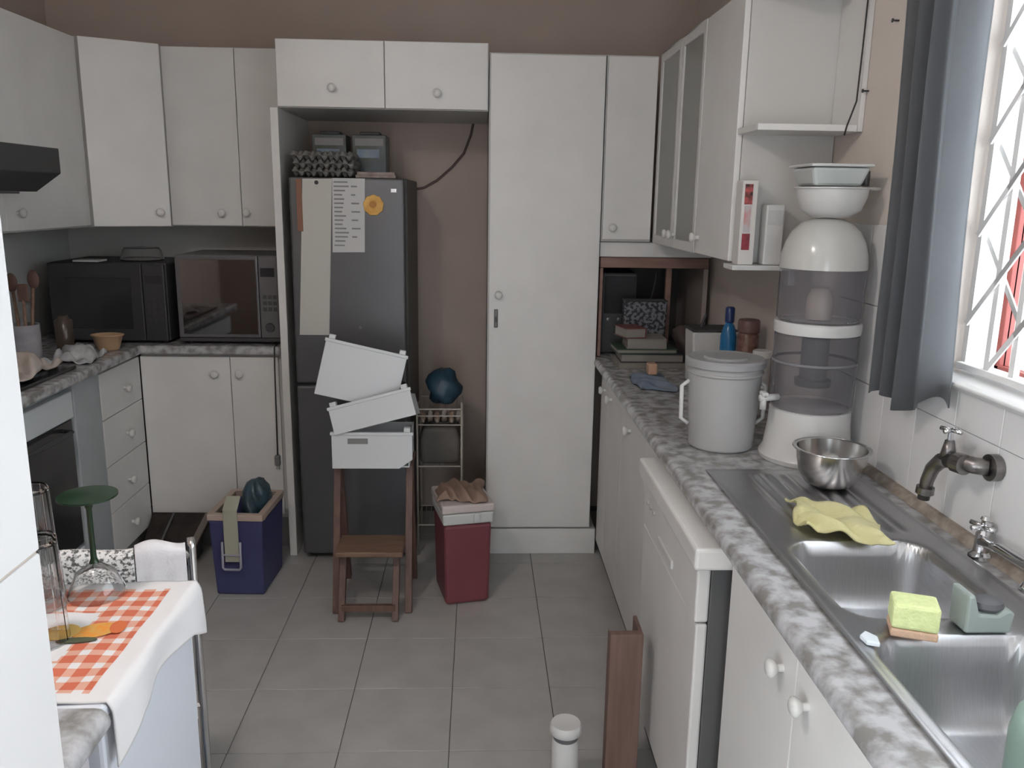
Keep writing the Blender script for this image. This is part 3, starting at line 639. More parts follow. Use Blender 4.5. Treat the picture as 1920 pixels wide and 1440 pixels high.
# ================================================================ LEFT WORKTOP THINGS
ZL = .9355
mw1 = thing('microwave', 'black microwave oven in the far left corner', 'microwave', (-1.55,3.75,ZL))
bx(-1.79,-1.31,3.575,3.95,ZL+.012,1.275).build('body', BLACKM, mw1, bevel=.006)
d = bx(-1.788,-1.405,3.553,3.574,ZL+.014,1.273).build('door', BLACK, mw1, bevel=.005)
bx(-1.72,-1.45,3.5505,3.553,1.00,1.215).build('window', BLACKG, d, bevel=.001)
d = bx(-1.403,-1.312,3.553,3.574,ZL+.014,1.273).build('control_panel', BLACK, mw1, bevel=.005)
for k in range(4):
    for j in range(3): bx(-1.390+.024*j,-1.372+.024*j,3.551,3.553,1.03+.03*k,1.048+.03*k).build('button', BLACKM, d)
bx(-1.39,-1.325,3.551,3.553,1.19,1.225).build('display', BLACKG, d)
for x in (-1.76,-1.34):
    for y in (3.6,3.9): MB().lathe([(.012,0),(.014,.0125)],(x,y,ZL),12).build('foot', BLACKM, mw1)
mw2 = thing('microwave', 'silver microwave with mirrored door beside the fridge panel', 'microwave', (-1.05,3.75,ZL))
bx(-1.268,-.842,3.578,3.93,ZL+.012,1.312).build('body', SILVER, mw2, bevel=.006)
d = bx(-1.266,-.925,3.556,3.577,ZL+.03,1.310).build('door', SILVER, mw2, bevel=.004)
bx(-1.245,-.932,3.5535,3.556,ZL+.045,1.295).build('mirror_glass', MIRRORG, d, bevel=.001)
bx(-1.266,-.844,3.556,3.577,ZL+.013,ZL+.028).build('lower_trim', BLACKM, mw2, bevel=.002)
d = bx(-.923,-.844,3.556,3.577,ZL+.03,1.310).build('control_panel', SILVER, mw2, bevel=.004)
bx(-.914,-.856,3.5535,3.556,1.225,1.262).build('display', BLACKG, d)
for k in range(3):
    for j in range(3): bx(-.908+.021*j,-.893+.021*j,3.554,3.556,1.08+.026*k,1.096+.026*k).build('button', BLACKM, d)
MB().lathe([(.020,0),(.018,.010),(.004,.011)],(0,0,0),24).build('dial', BLACKM, d, local=True)
[c for c in d.children if c.name.startswith('dial')][0].location = Vector((-.884,3.556,1.01))-ORG['microwave']
for c in d.children:
    if c.name.startswith('dial'): c.location = Vector((-.884,3.556,1.01))-ORG[mw2.name]; c.rotation_euler = ROTF['-Y']
for x in (-1.23,-.88):
    for y in (3.6,3.88): MB().lathe([(.012,0),(.014,.0125)],(x,y,ZL),12).build('foot', BLACKM, mw2)
# things on the black microwave
gb_ = thing('glass_dish', 'clear glass dish upside down on the black microwave', 'dish', (-1.46,3.75,1.276))
smooth_angle(MB().lathe([(.088,0),(.09,.004),(.078,.045),(.07,.055),(.01,.058),(.01,.054),(.067,.051),(.074,.043),(.085,.004)],(-1.46,3.72,1.2765),32).build('dish_shell', GLASS, gb_),40)
tag(MB().box(-1.69,-1.585,3.575,3.66,1.2765,1.284).build('paper_stack', PAPER2, bevel=.001), 'folded white paper lying on the black microwave', 'paper')
# tan tub
tt = thing('plastic_tub', 'tan plastic tub in front of the black microwave', 'tub', (-1.505,3.40,ZL))
MB().lathe([(.036,0),(.040,.004),(.056,.058),(.060,.060),(.060,.064),(.053,.064),(.037,.006),(.01,.005)],(-1.505,3.415,ZL),28,sx=1.08,sy=.8).build('body', TAN, tt, smooth=True)
tag(rag((-1.53,3.2,ZL+.002),.075,.10,.05,8).build('printed_towel', CLOTHG, smooth=True, solid=.004), 'crumpled grey printed towel beside the tan tub', 'towel')
tag(rag((-1.55,2.83,.9635),.08,.13,.055,15).build('beige_rag', CLOTHB, smooth=True, solid=.004), 'beige crumpled rag lying on the hob', 'rag')
# utensil pot
up_ = thing('utensil_pot', 'grey pot holding wooden utensils beside the hob', 'pot', (-1.66,3.10,ZL)); c = (-1.665,3.10,ZL)
smooth_angle(MB().lathe([(.045,0),(.052,.006),(.054,.15),(.050,.15),(.048,.010),(.01,.008)],c,28).build('pot', mat('grey_pottery',(.24,.24,.28),.4,c2=(.38,.37,.37),scale=12), up_),40)
for k,(dx,dy,h,nm) in enumerate(((-.02,.01,.33,0),(.015,-.015,.30,1),(.02,.02,.34,0),(-.025,-.02,.28,1))):
    u_ = thing('wooden_spoon' if nm == 0 else 'wooden_spatula', ['tall wooden spoon leaning left in the grey pot','wooden spatula at the front of the grey pot','tall wooden spoon at the right of the grey pot','short wooden spatula at the left of the grey pot'][k], 'utensil', (c[0]+dx*.6,c[1]+dy*.6,ZL+.012), 'utensils in the grey pot')
    MB().tube([(c[0]+dx*.6,c[1]+dy*.6,ZL+.012),(c[0]+dx*1.6,c[1]+dy*1.6,ZL+h-.06)],.006,8).build('shaft', WOODT, u_, smooth=True)
    if nm == 0: MB().blob((c[0]+dx*1.75,c[1]+dy*1.75,ZL+h-.03),(.022,.008,.035),k,amp=.02,n=16,flat=False).build('spoon_head', WOODR, u_, smooth=True)
    else: MB().box(c[0]+dx*1.7-.02,c[0]+dx*1.7+.02,c[1]+dy*1.7-.003,c[1]+dy*1.7+.003,ZL+h-.065,ZL+h).build('blade', WOODR, u_, bevel=.003)
tag(MB().lathe([(.03,0),(.033,.005),(.033,.13),(.02,.14),(.018,.15)],(-1.635,3.335,ZL),20).build('spice_jar', mat('dark_brown_jar',(.07,.05,.04),.3), smooth=True), 'dark brown jar beside the utensil pot', 'jar')
# appliance cord with plug
cg = thing('hanging_cord', 'dark cord with plug hanging over the cabinet front', 'cord', (-.862,3.50,.42))
MB().tube([(-.86,3.62,.9405),(-.858,3.53,.9405),(-.858,3.505,.935),(-.86,3.503,.85),(-.868,3.525,.65),(-.872,3.53,.45)],.0032,6).build('wire', CORD, cg, smooth=True)
MB().box(-.885,-.862,3.517,3.5455,.405,.452).build('plug', mat('plug_grey',(.2,.2,.2),.5), cg, bevel=.006)
for x in (-.880,-.867): MB().tube([(x,3.53,.405),(x,3.53,.388)],.0025,8).build('pin', CHROME, cg)

# ================================================================ FRIDGE NICHE
fr = thing('fridge', 'dark grey upright fridge freezer covered with papers', 'fridge', (-.53,3.72,0))
bx(-.757,-.290,3.495,4.02,.02,1.632).build('body', DGREY2, fr, bevel=.006)
bx(-.757,-.300,3.44,3.494,.795,1.632).build('door', DGREY, fr, bevel=.010, seg=3)
bx(-.757,-.300,3.44,3.494,.03,.785).build('freezer_door', DGREY, fr, bevel=.010, seg=3)
bx(-.755,-.305,3.46,3.494,.785,.795).build('handle_recess', BLACK, fr)
bx(-.352,-.330,3.4375,3.440,1.578,1.592).build('badge', mat('badge_silver',(.7,.7,.7),.2,.8), fr)
MB().lathe([(.007,0),(.007,.002),(.004,.003)],(0,0,0),16).build('sticker_dot', SILVER, fr, local=True)
for c in fr.children:
    if c.name.startswith('sticker_dot'): c.location = Vector((-.488,3.44,1.03))-ORG['fridge']; c.rotation_euler = ROTF['-Y']
for x in (-.73,-.33): MB().lathe([(.02,0),(.018,.03)],(x,3.52,0),14).build('foot', BLACKM, fr)
# papers and magnets on the fridge door
pp = thing('paper_calendar', 'long blank cream paper hung on the fridge door', 'paper', (-.66,3.437,1.0))
MB().prism([(-.7,1.626),(-.584,1.628),(-.614,1.0),(-.735,1.0)],'Y',3.4365,3.4385).build('sheet', PAPER, pp)
MB().lathe([(.008,0),(.008,.004),(.004,.005)],(0,0,0),14).build('magnet', BLACKM, pp, local=True)
for c in pp.children:
    if c.name.startswith('magnet'): c.location = Vector((-.645,3.4365,1.612))-ORG['paper_calendar']; c.rotation_euler = ROTF['-Y']
pl = thing('paper_list', 'white printed list sheet beside the cream paper on fridge', 'paper', (-.53,3.437,1.34))
MB().prism([(-.583,1.63),(-.454,1.63),(-.461,1.340),(-.590,1.338)],'Y',3.4365,3.4385).build('sheet', PAPER2, pl)
for k in range(15):
    zz = 1.612-.0165*k; wd = random.uniform(.03,.06)
    bx(-.578,-.578+wd,3.4358,3.4364,zz,zz+.006).build('text_line', INK, pl)
    if k % 2: bx(-.51,-.51+random.uniform(.015,.035),3.4358,3.4364,zz,zz+.006).build('text_line', INK, pl)
bx(-.582,-.54,3.4358,3.4364,1.364,1.369).build('text_line', INK, pl)
om = thing('round_magnet', 'round orange flower magnet on the fridge door', 'magnet', (-.42,3.437,1.49))
pts = []
for k in range(40):
    a = 2*math.pi*k/40; r = .040+.0015*math.sin(9*a); pts.append((-.422+r*math.cos(a),1.527+r*math.sin(a)))
MB().prism(pts,'Y',3.432,3.439).build('disc', ORANGE, om, bevel=.002)
MB().prism([(-.424+.014*math.cos(2*math.pi*k/20),1.53+.014*math.sin(2*math.pi*k/20)) for k in range(20)],'Y',3.429,3.432).build('centre', mat('dark_orange',(.42,.18,.03),.5), om)
tag(bx(-.7265,-.704,3.435,3.439,1.42,1.625).build('wood_magnet_strip', WOODM, bevel=.001), 'reddish wooden strip magnet at the left of the fridge door', 'magnet')
# egg trays
ZT = 1.6325
def egg_tray(label, z, dx, dy):
    t = thing('egg_tray', label, 'egg tray', (-.63+dx,3.60+dy,z), 'egg trays on the fridge')
    def fn(u, v):
        x, y = -.122+.244*u, -.11+.22*v
        h = .019*math.sin(u*math.pi*10)*math.sin(v*math.pi*10)
        return (x,y,.022+h)
    MB().grid(fn, 60, 60).build('pulp_tray', EGGT, t, smooth=True, solid=.003, local=True); return t
egg_tray('grey pulp egg tray, lowest on the fridge', ZT+.001, 0, 0)
egg_tray('grey pulp egg tray, middle of the stack', ZT+.032, .004, .003)
egg_tray('grey pulp egg tray, top of the stack on the fridge', ZT+.063, -.003, -.004)
def carton(label, x0, x1, y0, y1):
    t = thing('drink_carton', label, 'carton', ((x0+x1)/2,(y0+y1)/2,ZT)); 
    MB().box(x0,x1,y0,y1,ZT+.001,ZT+.185).build('carton_body', CARTG, t, bevel=.003)
    MB().box(x0+.03,x1-.03,y0+.03,y1-.03,ZT+.185,ZT+.200).build('cap', BLACKM, t, bevel=.004)
    bx(x0+.012,x1-.012,y0-.001,y0,ZT+.14,ZT+.17).build('print_band', mat('carton_grey_band',(.22,.21,.22),.4), t)
    bx(x0+.02,x1-.03,y0-.001,y0,ZT+.09,ZT+.125).build('print_band', mat('carton_blue',(.14,.19,.30),.4,c2=(.22,.30,.34),scale=20), t); return t
carton('landscape print carton behind the egg trays', -.715,-.570,3.74,3.88)
carton('landscape print carton at the right of the fridge top', -.545,-.40,3.74,3.88)
tag(MB().box(-.495,-.335,3.47,3.60,ZT+.001,ZT+.012).box(-.49,-.34,3.475,3.595,ZT+.0125,ZT+.024).build('paper_pile', mat('old_papers',(.26,.20,.18),.8,c2=(.38,.32,.29),scale=30), bevel=.001), 'pile of old papers at the right front of the fridge top', 'papers')
wc_ = MB().tube([(-.30,4.06,1.57),(-.326,4.092,1.592),(-.26,4.092,1.605),(-.199,4.092,1.640),(-.13,4.092,1.70),(-.073,4.092,1.765),(-.04,4.092,1.85),(-.023,4.092,1.93)],.006,8).build('wall_cable', CORDB, smooth=True)
tag(wc_, 'brown cable drooping across the wall beside the fridge', 'cable')

# step stool
ss = thing('step_stool', 'brown wooden folding step stool holding the freezer drawers', 'step stool', (-.4,3.0,0))
def bar(p0, p1, w, d_, name, m, parent):
    p0, p1 = Vector(p0), Vector(p1); ax = (p1-p0).normalized(); sx = Vector((1,0,0)); sx = (sx-ax*sx.dot(ax))
    if sx.length < .1: sx = Vector((0,1,0))
    sx.normalize(); sy = ax.cross(sx); v = []
    for p in (p0,p1):
        for (i,j) in ((-1,-1),(1,-1),(1,1),(-1,1)): v.append(p+sx*i*w/2+sy*j*d_/2)
    return MB().add(v,[(0,1,2,3),(4,5,6,7),(0,1,5,4),(1,2,6,5),(2,3,7,6),(3,0,4,7)]).build(name, m, parent, bevel=.002)
for x in (-.507,-.306): bar((x,2.895,0),(x,3.0,.25),.024,.03,'front_leg',WOODR,ss)
bar((-.507,2.905,.05),(-.306,2.905,.05),.02,.025,'stretcher',WOODR,ss)
for x in (-.537,-.262): bar((x,2.965,0),(x,3.10,.545),.026,.034,'upright',WOODR,ss)
for x in (-.537,-.262): bar((x,3.27,0),(x,3.14,.545),.024,.03,'rear_leg',WOODR,ss)
bx(-.525,-.276,2.905,3.075,.252,.272).build('lower_step', WOODT, ss, bevel=.004)
bar((-.537,3.23,.16),(-.262,3.23,.16),.02,.025,'stretcher',WOODR,ss)
bx(-.55,-.249,3.085,3.25,.5455,.5605).build('top_step', WOODR, ss, bevel=.003)
# freezer drawers
def fdrawer(label, loc, rot, w_, d_, h, chamfer=0, slot=False):
    t = thing('freezer_drawer', label, 'drawer', loc, 'freezer drawers stacked on the stool', rot); k = .003; a = w_/2
    def P(p): return [(-a,0),(a-chamfer,0),(a,chamfer*.7),(a,h),(-a,h)] if chamfer else [(-a,0),(a,0),(a,h),(-a,h)]
    MB().prism(P(0),'Y',-.006,0).build('front', FRZ, t, bevel=.002, local=True)
    b_ = a-.012
    MB().box(-b_,b_,0,d_,.004,.008).box(-b_,-b_+k,0,d_,.008,h-.02).box(b_-k,b_,0,d_,.008,h-.02).box(-b_+k,b_-k,d_-k,d_,.008,h-.02).build('bin', FRZ, t, local=True)
    MB().box(-a-.004,a+.004,-.010,.004,h-.012,h).build('rim', FRZ, t, bevel=.002, local=True)
    for sx in (-1,1): MB().box(sx*(a-.02)-.012,sx*(a-.02)+.012,-.006,.02,h,h+.016).build('lug', FRZ, t, bevel=.002, local=True)
    if slot: bx(-a+.06,-a+.135,-.0075,-.0055,h-.045,h-.024).build('label_slot', mat('slot_grey',(.22,.22,.22),.6), t, local=True)
    return t
fdrawer('white freezer drawer at the bottom of the stack, grey label slot', (-.394,3.02,.562), (0,0,0), .30, .22, .142, .05, True)
fdrawer('white freezer drawer tilted up to the right, middle of the stack', (-.378,3.005,.735), (math.radians(-14),math.radians(-15),0), .312, .20, .105)
fdrawer('large white freezer drawer tilted down to the right, topmost', (-.462,3.07,.805), (math.radians(-6),math.radians(13.5),math.radians(4)), .305, .18, .215)

# wire trolley with blue bag
wt_ = thing('wire_trolley', 'cream wire rack standing behind the red cooler', 'wire rack', (-.165,3.62,0))
for x in (-.262,-.070):
    for y in (3.50,3.74): MB().tube([(x,y,0),(x,y,.70)],.0045,8).build('post', WIRE, wt_, smooth=True)
for z in (.67,.412,.14):
    MB().tube([(-.262,3.50,z),(-.070,3.50,z),(-.070,3.74,z),(-.262,3.74,z),(-.262,3.50,z)],.004,6).build('shelf_rim', WIRE, wt_)
    for k in range(7): MB().tube([(-.238+.024*k,3.50,z-.002),(-.238+.024*k,3.74,z-.002)],.0018,5).build('shelf_wire', WIRE, wt_)
for z in (.64,.60): MB().tube([(-.262,3.50,z),(-.070,3.50,z)],.003,6).build('basket_wire', WIRE, wt_)
tag(MB().blob((-.150,3.62,.742),(.080,.09,.085),12,amp=.16).build('plastic_bag', NAVYB, smooth=True), 'navy blue plastic bag on top of the wire rack', 'bag')
for k in range(6):
    x = -.24+.031*k
    t = tag(MB().blob((x,3.535+.02*(k%2),.628),(.014,.02,.028),k,amp=.2,n=14,flat=False).build('garlic_bulb', mat('garlic_a',(.42,.36,.31),.7,c2=(.18,.11,.09),scale=30) if k%2 else mat('garlic_b',(.26,.15,.11),.7,c2=(.46,.40,.35),scale=24), smooth=True),
        ['leftmost','second','third','fourth','fifth','rightmost'][k]+' small garlic bulb in the wire rack basket', 'vegetable', 'bulbs in the wire rack')
gbx = thing('grocery_bag', 'grey-brown stuffed bag on the lower shelf of the wire rack', 'bag', (-.166,3.62,.415))
gm = mat('grey_brown_bag',(.10,.09,.08),.7,c2=(.15,.135,.12),scale=10,bump=.5,bscale=30)
MB().prism([(-.250,.416),(-.082,.416),(-.077,.53),(-.095,.585),(-.235,.585),(-.255,.53)],'Y',3.515,3.725).build('bag_body', gm, gbx, bevel=.02, seg=3)
MB().blob((-.166,3.62,.588),(.05,.06,.012),5,amp=.2,flat=False).build('bag_neck', gm, gbx, smooth=True)

# red cooler (slightly turned)
rc = thing('cooler_box', 'red cooler box with white lid beside the pantry', 'cooler box', (-.060,3.135,0), rot=(0,0,math.radians(13)))
def tap_box(x,y,z0,z1,k): # tapered box, bottom shrink k
    return MB().add([(-x*k,-y*k,z0),(x*k,-y*k,z0),(x*k,y*k,z0),(-x*k,y*k,z0),(-x,-y,z1),(x,-y,z1),(x,y,z1),(-x,y,z1)],[(0,3,2,1),(4,5,6,7),(0,1,5,4),(1,2,6,5),(2,3,7,6),(3,0,4,7)])
tap_box(.094,.115,.002,.335,.93).build('body', RED, rc, bevel=.014, seg=3, local=True)
tap_box(.101,.122,.336,.382,.97).build('collar', LIDW, rc, bevel=.008, seg=3, local=True)
tap_box(.103,.124,.384,.418,1.0).build('lid', mat('lid_pinkish',(.56,.50,.48),.5), rc, bevel=.008, seg=3, local=True)
bx(.02,.045,-.128,-.118,.345,.38).build('latch', LIDW, rc, bevel=.003, local=True)
tag(MB().add(*(lambda g:(g.v,g.f))(rag((-.065,3.145,.4215),.092,.108,.032,9))).build('folded_cloth', BROWNC, smooth=True, solid=.006), 'brown folded cloth on top of the red cooler', 'cloth')
# blue cooler, open
bc = thing('cooler_box', 'blue open cooler box with beige carry handle', 'cooler box', (-.935,3.245,0), rot=(0,0,math.radians(-3)))
q = MB(); X_, Y_ = .105,.145
o = tap_box(X_,Y_,.002,.318,.90); 
o.f = [f for f in o.f if f != (4,5,6,7)]
o.add([(-X_+.018,-Y_+.018,.318),(X_-.018,-Y_+.018,.318),(X_-.018,Y_-.018,.318),(-X_+.018,Y_-.018,.318),(-X_+.022,-Y_+.022,.06),(X_-.022,-Y_+.022,.06),(X_-.022,Y_-.022,.06),(-X_+.022,Y_-.022,.06)],
      [(0,1,5,4),(1,2,6,5),(2,3,7,6),(3,0,4,7),(4,5,6,7)])
o.add([(-X_,-Y_,.318),(X_,-Y_,.318),(X_,Y_,.318),(-X_,Y_,.318),(-X_+.018,-Y_+.018,.318),(X_-.018,-Y_+.018,.318),(X_-.018,Y_-.018,.318),(-X_+.018,Y_-.018,.318)],[(0,1,5,4),(1,2,6,5),(2,3,7,6),(3,0,4,7)])
o.build('body', BLUE, bc, bevel=.006, local=True)
q.box(-X_-.004,X_+.004,-Y_-.004,-Y_+.02,.319,.345).box(-X_-.004,X_+.004,Y_-.02,Y_+.004,.319,.345).box(-X_-.004,-X_+.02,-Y_+.02,Y_-.02,.319,.345).box(X_-.02,X_+.004,-Y_+.02,Y_-.02,.319,.345)
q.build('rim', CREAM, bc, local=True, bevel=.003)
hn = MB().prism([(-.155,.15),(-.148,.15),(-.148,.36),(-.10,.40),(-.10,.407),(-.153,.366)],'X',-.045,.012)
hn.build('handle', STRAP, bc, local=True, bevel=.003)
ah = MB().tube([(-.052,-.156,.235),(-.052,-.162,.13),(-.045,-.162,.122),(.012,-.162,.122),(.019,-.162,.13),(.019,-.156,.235)],.005,8).build('bail', mat('bail_grey',(.36,.35,.42),.4), bc, local=True, smooth=True)
MB().tube([(-.052,-.160,.182),(.019,-.160,.182)],.004,8).build('bail_bar', mat('bail_grey',(.4,.4,.4),.4), bc, local=True)
tag(MB().blob((-.905,3.285,.300),(.058,.085,.13),31,amp=.3,flat=True).build('dark_bag', TEALB, smooth=True), 'dark teal plastic bag inside the blue cooler', 'bag')
# flat dark tray / board leaning by the corner
bt = thing('oven_tray', 'dark brown flat board lying on its stand in the corner', 'board', (-1.29,3.42,0))
v0 = [(-1.432,3.37,.05),(-1.20,3.28,.05),(-1.165,3.53,.175),(-1.43,3.535,.175)]
nz = .012
MB().add(v0+[(x,y,z+nz) for x,y,z in v0],[(3,2,1,0),(4,5,6,7),(0,1,5,4),(1,2,6,5),(2,3,7,6),(3,0,4,7)]).build('panel', mat('dark_tray',(.022,.017,.015),.35,c2=(.04,.03,.026),scale=9), bt, bevel=.002)
a_, b_ = Vector((-1.36,3.346,.0645)), Vector((-1.335,3.528,.1885))
bar(a_,b_,.010,.004,'silver_strip',SILVER,bt)
a_, b_ = Vector((-1.218,3.292,.0655)), Vector((-1.182,3.525,.1875))
bar(a_,b_,.03,.006,'edge_strip',mat('tray_edge',(.20,.17,.15),.6),bt)
bx(-1.42,-1.22,3.44,3.53,0,.105).build('support', BLACKM, bt, bevel=.004)

# brown plank and white canister near camera on the floor
pk = thing('wooden_board', 'narrow brown wooden board standing on the floor by the dishwasher', 'board', (.395,2.0,0))
MB().prism([(.352,0),(.440,0),(.440,.447),(.352,.447)],'Y',1.985,2.010).build('plank', CARD, pk, bevel=.002)
bx(.352,.3545,2.010,2.03,0.02,.44).build('edge_batten', CARD, pk); bx(.43,.44,2.010,2.09,0,.447).build('side_board', CARD, pk, bevel=.001)
cn = thing('canister', 'white round lidded canister on the floor', 'canister', (.24,1.955,0)); c = (.238,1.955,0)
smooth_angle(MB().lathe([(.036,0),(.037,.004),(.036,.155),(.033,.168)],c,32).build('body', PLW, cn),40)
smooth_angle(MB().lathe([(.033,.166),(.034,.18),(.033,.184)],c,32).build('neck', mat('neck_shade',(.14,.14,.15),.5), cn),40)  # dark neck colour paints in the shadow below the lid rim
smooth_angle(MB().lathe([(.040,.184),(.0425,.187),(.0425,.205),(.038,.212),(.01,.209)],c,32).build('lid', PLW, cn),40)

# ================================================================ LEFT FOREGROUND
cabinet('end_cabinet', 'lilac-white base cupboard under the near left counter', (-1.2,-.505,.735,.985,.0,.860), '+X', [(.74,.982,.08,.858,'door',None)], m=LILAC)
o = MB().prism([(-1.2,.862)]+[(-.500+.019*math.sin(a),.881-.019*math.cos(a)) for a in [math.pi*k/8 for k in range(9)]]+[(-1.2,.900)],'Y',.735,.999).build('worktop', MARB)
tag(smooth_angle(o,30), 'small grey marble-pattern counter at the near left', 'worktop')
ap = thing('under_counter_fridge', 'white appliance under the orange checked cloth', 'appliance', (-.8,1.18,0))
bx(-1.1,-.525,1.003,1.355,.02,.875).build('body', APPW, ap, bevel=.006)
bx(-.524,-.497,1.004,1.354,.06,.87).build('door', APPW, ap, bevel=.006)
bx(-1.105,-.490,1.0015,1.36,.876,.8985).build('top', APPW, ap, bevel=.006)
for (x,y) in ((-.56,1.03),(-.56,1.32),(-1.06,1.03),(-1.06,1.32)): MB().lathe([(.016,0),(.014,.021)],(x,y,0),12).build('foot', BLACKM, ap)
# checked cloth: flat on top, hanging over the right edge, lower at the two corners
CHECK = bpy.data.materials.new('orange_check_cloth'); CHECK.use_nodes = True
def check_nodes():
    nt = CHECK.node_tree; b = nt.nodes['Principled BSDF']; b.inputs['Roughness'].default_value = .9
    tc = nt.nodes.new('ShaderNodeUVMap'); sp = nt.nodes.new('ShaderNodeSeparateXYZ'); nt.links.new(tc.outputs[0], sp.inputs[0])
    def M(op, a, b_=None, c=None):
        n = nt.nodes.new('ShaderNodeMath'); n.operation = op
        for i,x in enumerate((a,b_,c)):
            if x is None: continue
            if isinstance(x,(int,float)): n.inputs[i].default_value = x
            else: nt.links.new(x, n.inputs[i])
        return n.outputs[0]
    u, v = sp.outputs[0], sp.outputs[1]        # metres on the cloth
    du = M('ABSOLUTE', M('SUBTRACT', u, .205)); dv_ = M('ABSOLUTE', M('SUBTRACT', v, .18))
    d = M('MAXIMUM', M('SUBTRACT', du, .205), M('SUBTRACT', dv_, .18))     # 0 at border, negative inside
    band = M('MULTIPLY', M('LESS_THAN', d, -.026), M('GREATER_THAN', d, -.108))
    su = M('LESS_THAN', M('MODULO', u, .034), .020); sv = M('LESS_THAN', M('MODULO', v, .034), .020)
    both = M('MULTIPLY', M('ADD', su, sv), .5)
    fac = M('MULTIPLY', band, both)
    mx = nt.nodes.new('ShaderNodeValToRGB'); e = mx.color_ramp.elements
    e[0].position = 0; e[0].color = (.76,.75,.76,1); e[1].position = 1; e[1].color = (.60,.15,.085,1)
    k = e.new(.5); k.color = (.70,.38,.29,1); nt.links.new(fac, mx.inputs[0]); nt.links.new(mx.outputs[0], b.inputs['Base Color'])
check_nodes()
tc_ = thing('tea_towel', 'white cloth with orange check border and fruit print', 'tea towel', (-.7,1.18,.9))
# local cloth coords: u across x (0..0.48 from left), v along y (0..0.36)
def cloth_pt(u, v):
    U, V = .48*u, .36*v
    x = -.905+U; y = 1.003+V-.008*math.sin(u*5); z = .9015+.0012*math.sin(U*60)*math.cos(V*50)
    ex = x-(-.489)                     # overhang
    if ex > 0:
        drop = ex*(1+.0)
        x = -.489+.006*min(1,ex/.01)+.010*math.sin(v*9)*min(1,ex/.05); z = .9015-drop
        # corners hang lower
        z -= .035*max(0,(abs(v-.5)*2-.6)/.4)*min(1,ex/.06)
    return (x,y,z)
o = MB(); o.grid(cloth_pt, 96, 60)
o = o.build('cloth', CHECK, tc_, smooth=True, solid=.0025)
uvl = o.data.uv_layers.new(name='UVMap')
nu = 97
for lp in o.data.loops:
    p = o.data.vertices[lp.vertex_index].co+ORG['tea_towel']
    U = p.x+.905 if p.x < -.4895 else .416+max(0,.9015-p.z)
    uvl.data[lp.index].uv = (U, p.y-1.003)
# fruit print (flat appliqué)
fpm = mat('fruit_orange',(.75,.30,.05),.9,c2=(.62,.40,.12),scale=60); fpd = mat('fruit_leaf',(.09,.10,.06),.9)
def disc(x, y, rx, ry, z, m, name, rz=0):
    pts = [(x+rx*math.cos(a)*math.cos(rz)-ry*math.sin(a)*math.sin(rz), y+rx*math.cos(a)*math.sin(rz)+ry*math.sin(a)*math.cos(rz)) for a in [2*math.pi*k/20 for k in range(20)]]
    return MB().prism(pts,'Z',z,z+.0006).build(name, m, tc_)
disc(-.585,1.195,.034,.022,.9040,fpm,'fruit_print',.4); disc(-.635,1.19,.028,.024,.9045,mat('fruit_yellow',(.70,.46,.14),.9),'fruit_print'); disc(-.555,1.205,.012,.020,.9042,mat('fruit_red',(.62,.16,.06),.9),'fruit_print',.3)
disc(-.60,1.165,.03,.008,.9046,fpd,'leaf_print',.1); disc(-.655,1.16,.02,.008,.9046,fpd,'leaf_print',-.3)
# glasses
ZG = .9045
def tumbler(label, x, y, r0, r1, h, m=GLASS, print_=True, inverted=True):
    t = thing('drinking_glass', label, 'glass', (x,y,ZG), 'upturned glasses on the checked cloth')
    if inverted: prof = [(r1,0),(r1-.002,0),(r0-.003,h-.008),(.001,h-.008),(.001,h),(r0-.002,h),(r0,h-.002)]
    prof = [(r1,0.001)]+[(r0,h-.003),(r0-.003,h),(.001,h)]
    inner = [(.001,h-.009),(r0-.004,h-.009),(r1-.0022,.001),(r1,.001)]
    smooth_angle(MB().lathe(prof+inner,(x,y,ZG),14,cap=False).build('glass_shell', m, t),10)
    if print_:
        k = lambda z: r1+(r0-r1)*z/h+.0004
        smooth_angle(MB().lathe([(k(h*.45),h*.45),(k(h*.75),h*.75)],(x,y,ZG),32,cap=False).build('print_band', AMBER, t),40)
    return t
tumbler('tall faceted glass at the back beside the wall end', -.735,1.325,.031,.037,.185,print_=False)
tumbler('tallest faceted glass beside the green-footed glass', -.737,1.218,.031,.037,.200,print_=False)
tumbler('plain faceted glass at the front of the glasses', -.648,1.165,.031,.036,.160,print_=False)
tumbler('short faceted glass just behind the front one', -.702,1.150+.13,.026,.032,.120,print_=False)
cg_ = thing('cocktail_glass', 'upturned cocktail glass with green stem and foot', 'glass', (-.636,1.315,ZG)); c = (-.636,1.318,ZG)
smooth_angle(MB().lathe([(.046,.0008),(.046,.004),(.030,.040),(.010,.054),(.006,.056),(.001,.056),(.001,.053),(.008,.051),(.027,.038),(.0435,.004),(.0435,.0008)],c,32,cap=False).build('bowl', GLASS, cg_),50)
smooth_angle(MB().lathe([(.008,.0565),(.005,.064),(.0042,.09),(.0045,.150),(.008,.160),(.03,.166),(.046,.172),(.046,.175),(.01,.176)],c,32).build('stem_and_foot', GREENG, cg_),40)

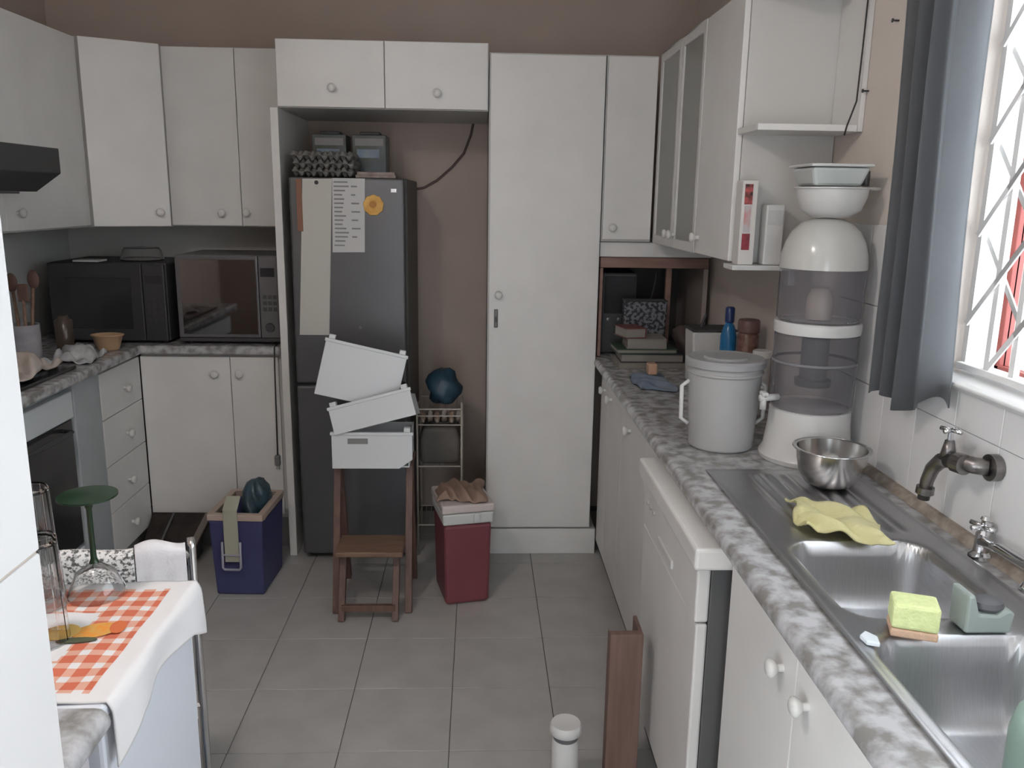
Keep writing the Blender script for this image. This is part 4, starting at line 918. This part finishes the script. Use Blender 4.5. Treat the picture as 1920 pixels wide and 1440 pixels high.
# draped chair behind the counter (turned so that its depth runs away from the camera)
CP, CR = (-.598,1.66,0), (0,0,math.radians(20))
ch = thing('chair', 'chrome chair draped with lace and white cloths', 'chair', CP, rot=CR)
ORG['chair'] = Vector((0,0,0)); CW = .30; TOPZ = .838
for x in (-CW,0):
    MB().tube([(x,0,0),(x,0,TOPZ),(x,.010,TOPZ+.018)],.009,10).build('back_post', CHROME, ch, smooth=True)
    MB().tube([(x,.34,0),(x,.34,.44)],.009,10).build('leg', CHROME, ch, smooth=True)
MB().tube([(-CW,0,TOPZ-.015),(0,0,TOPZ-.015)],.008,10).build('top_rail', CHROME, ch); MB().tube([(-CW,0,.47),(0,0,.47)],.007,10).build('low_rail', CHROME, ch)
for k in range(4): MB().tube([(-CW+.06*(k+1),0,.47),(-CW+.06*(k+1),0,TOPZ-.02)],.005,8).build('spindle', CHROME, ch)
bx(-CW+.012,-.012,.012,.35,.44,.475).build('seat', BAGB, ch, bevel=.012, seg=3)
def drape(x0, x1, zf, zb, wav, top, d0=.016):
    def fn(u, v):
        x = x0+(x1-x0)*u; L0 = top-zf; L1 = top-zb; tot = L0+L1+.04; s_ = v*tot
        wv = .008*math.sin(u*wav)
        if s_ < L0: return (x, -d0+wv*(1-s_/L0)-.012*(1-s_/L0), zf+s_+.03*math.sin(u*5+1)*(1-s_/L0))
        if s_ < L0+.04:
            a = (s_-L0)/.04*math.pi; return (x, -d0*math.cos(a), top+.014*math.sin(a)+.008*math.sin(u*5))
        return (x, d0-wv, top-(s_-L0-.04))
    return MB().grid(fn, 50, 60)
def put(o, label, cat): o.location = CP; o.rotation_euler = CR; return tag(o, label, cat)
put(drape(-.315,-.11,.52,.50,22,TOPZ+.008).build('lace_cloth', LACE, smooth=True, solid=.002, loc=(0,0,0)), 'black and white lace cloth over the chair back', 'cloth')
put(drape(-.108,-.012,.46,.55,14,TOPZ+.004).build('white_towel', CLOTHW, smooth=True, solid=.003, loc=(0,0,0)), 'white towel hanging over the right of the chair back', 'towel')
tag(MB().blob((-.66,1.56,.135),(.085,.08,.17),41,amp=.2).build('cloth_bundle', BAGB, smooth=True), 'grey-blue cloth bundle on the floor before the chair', 'bundle')
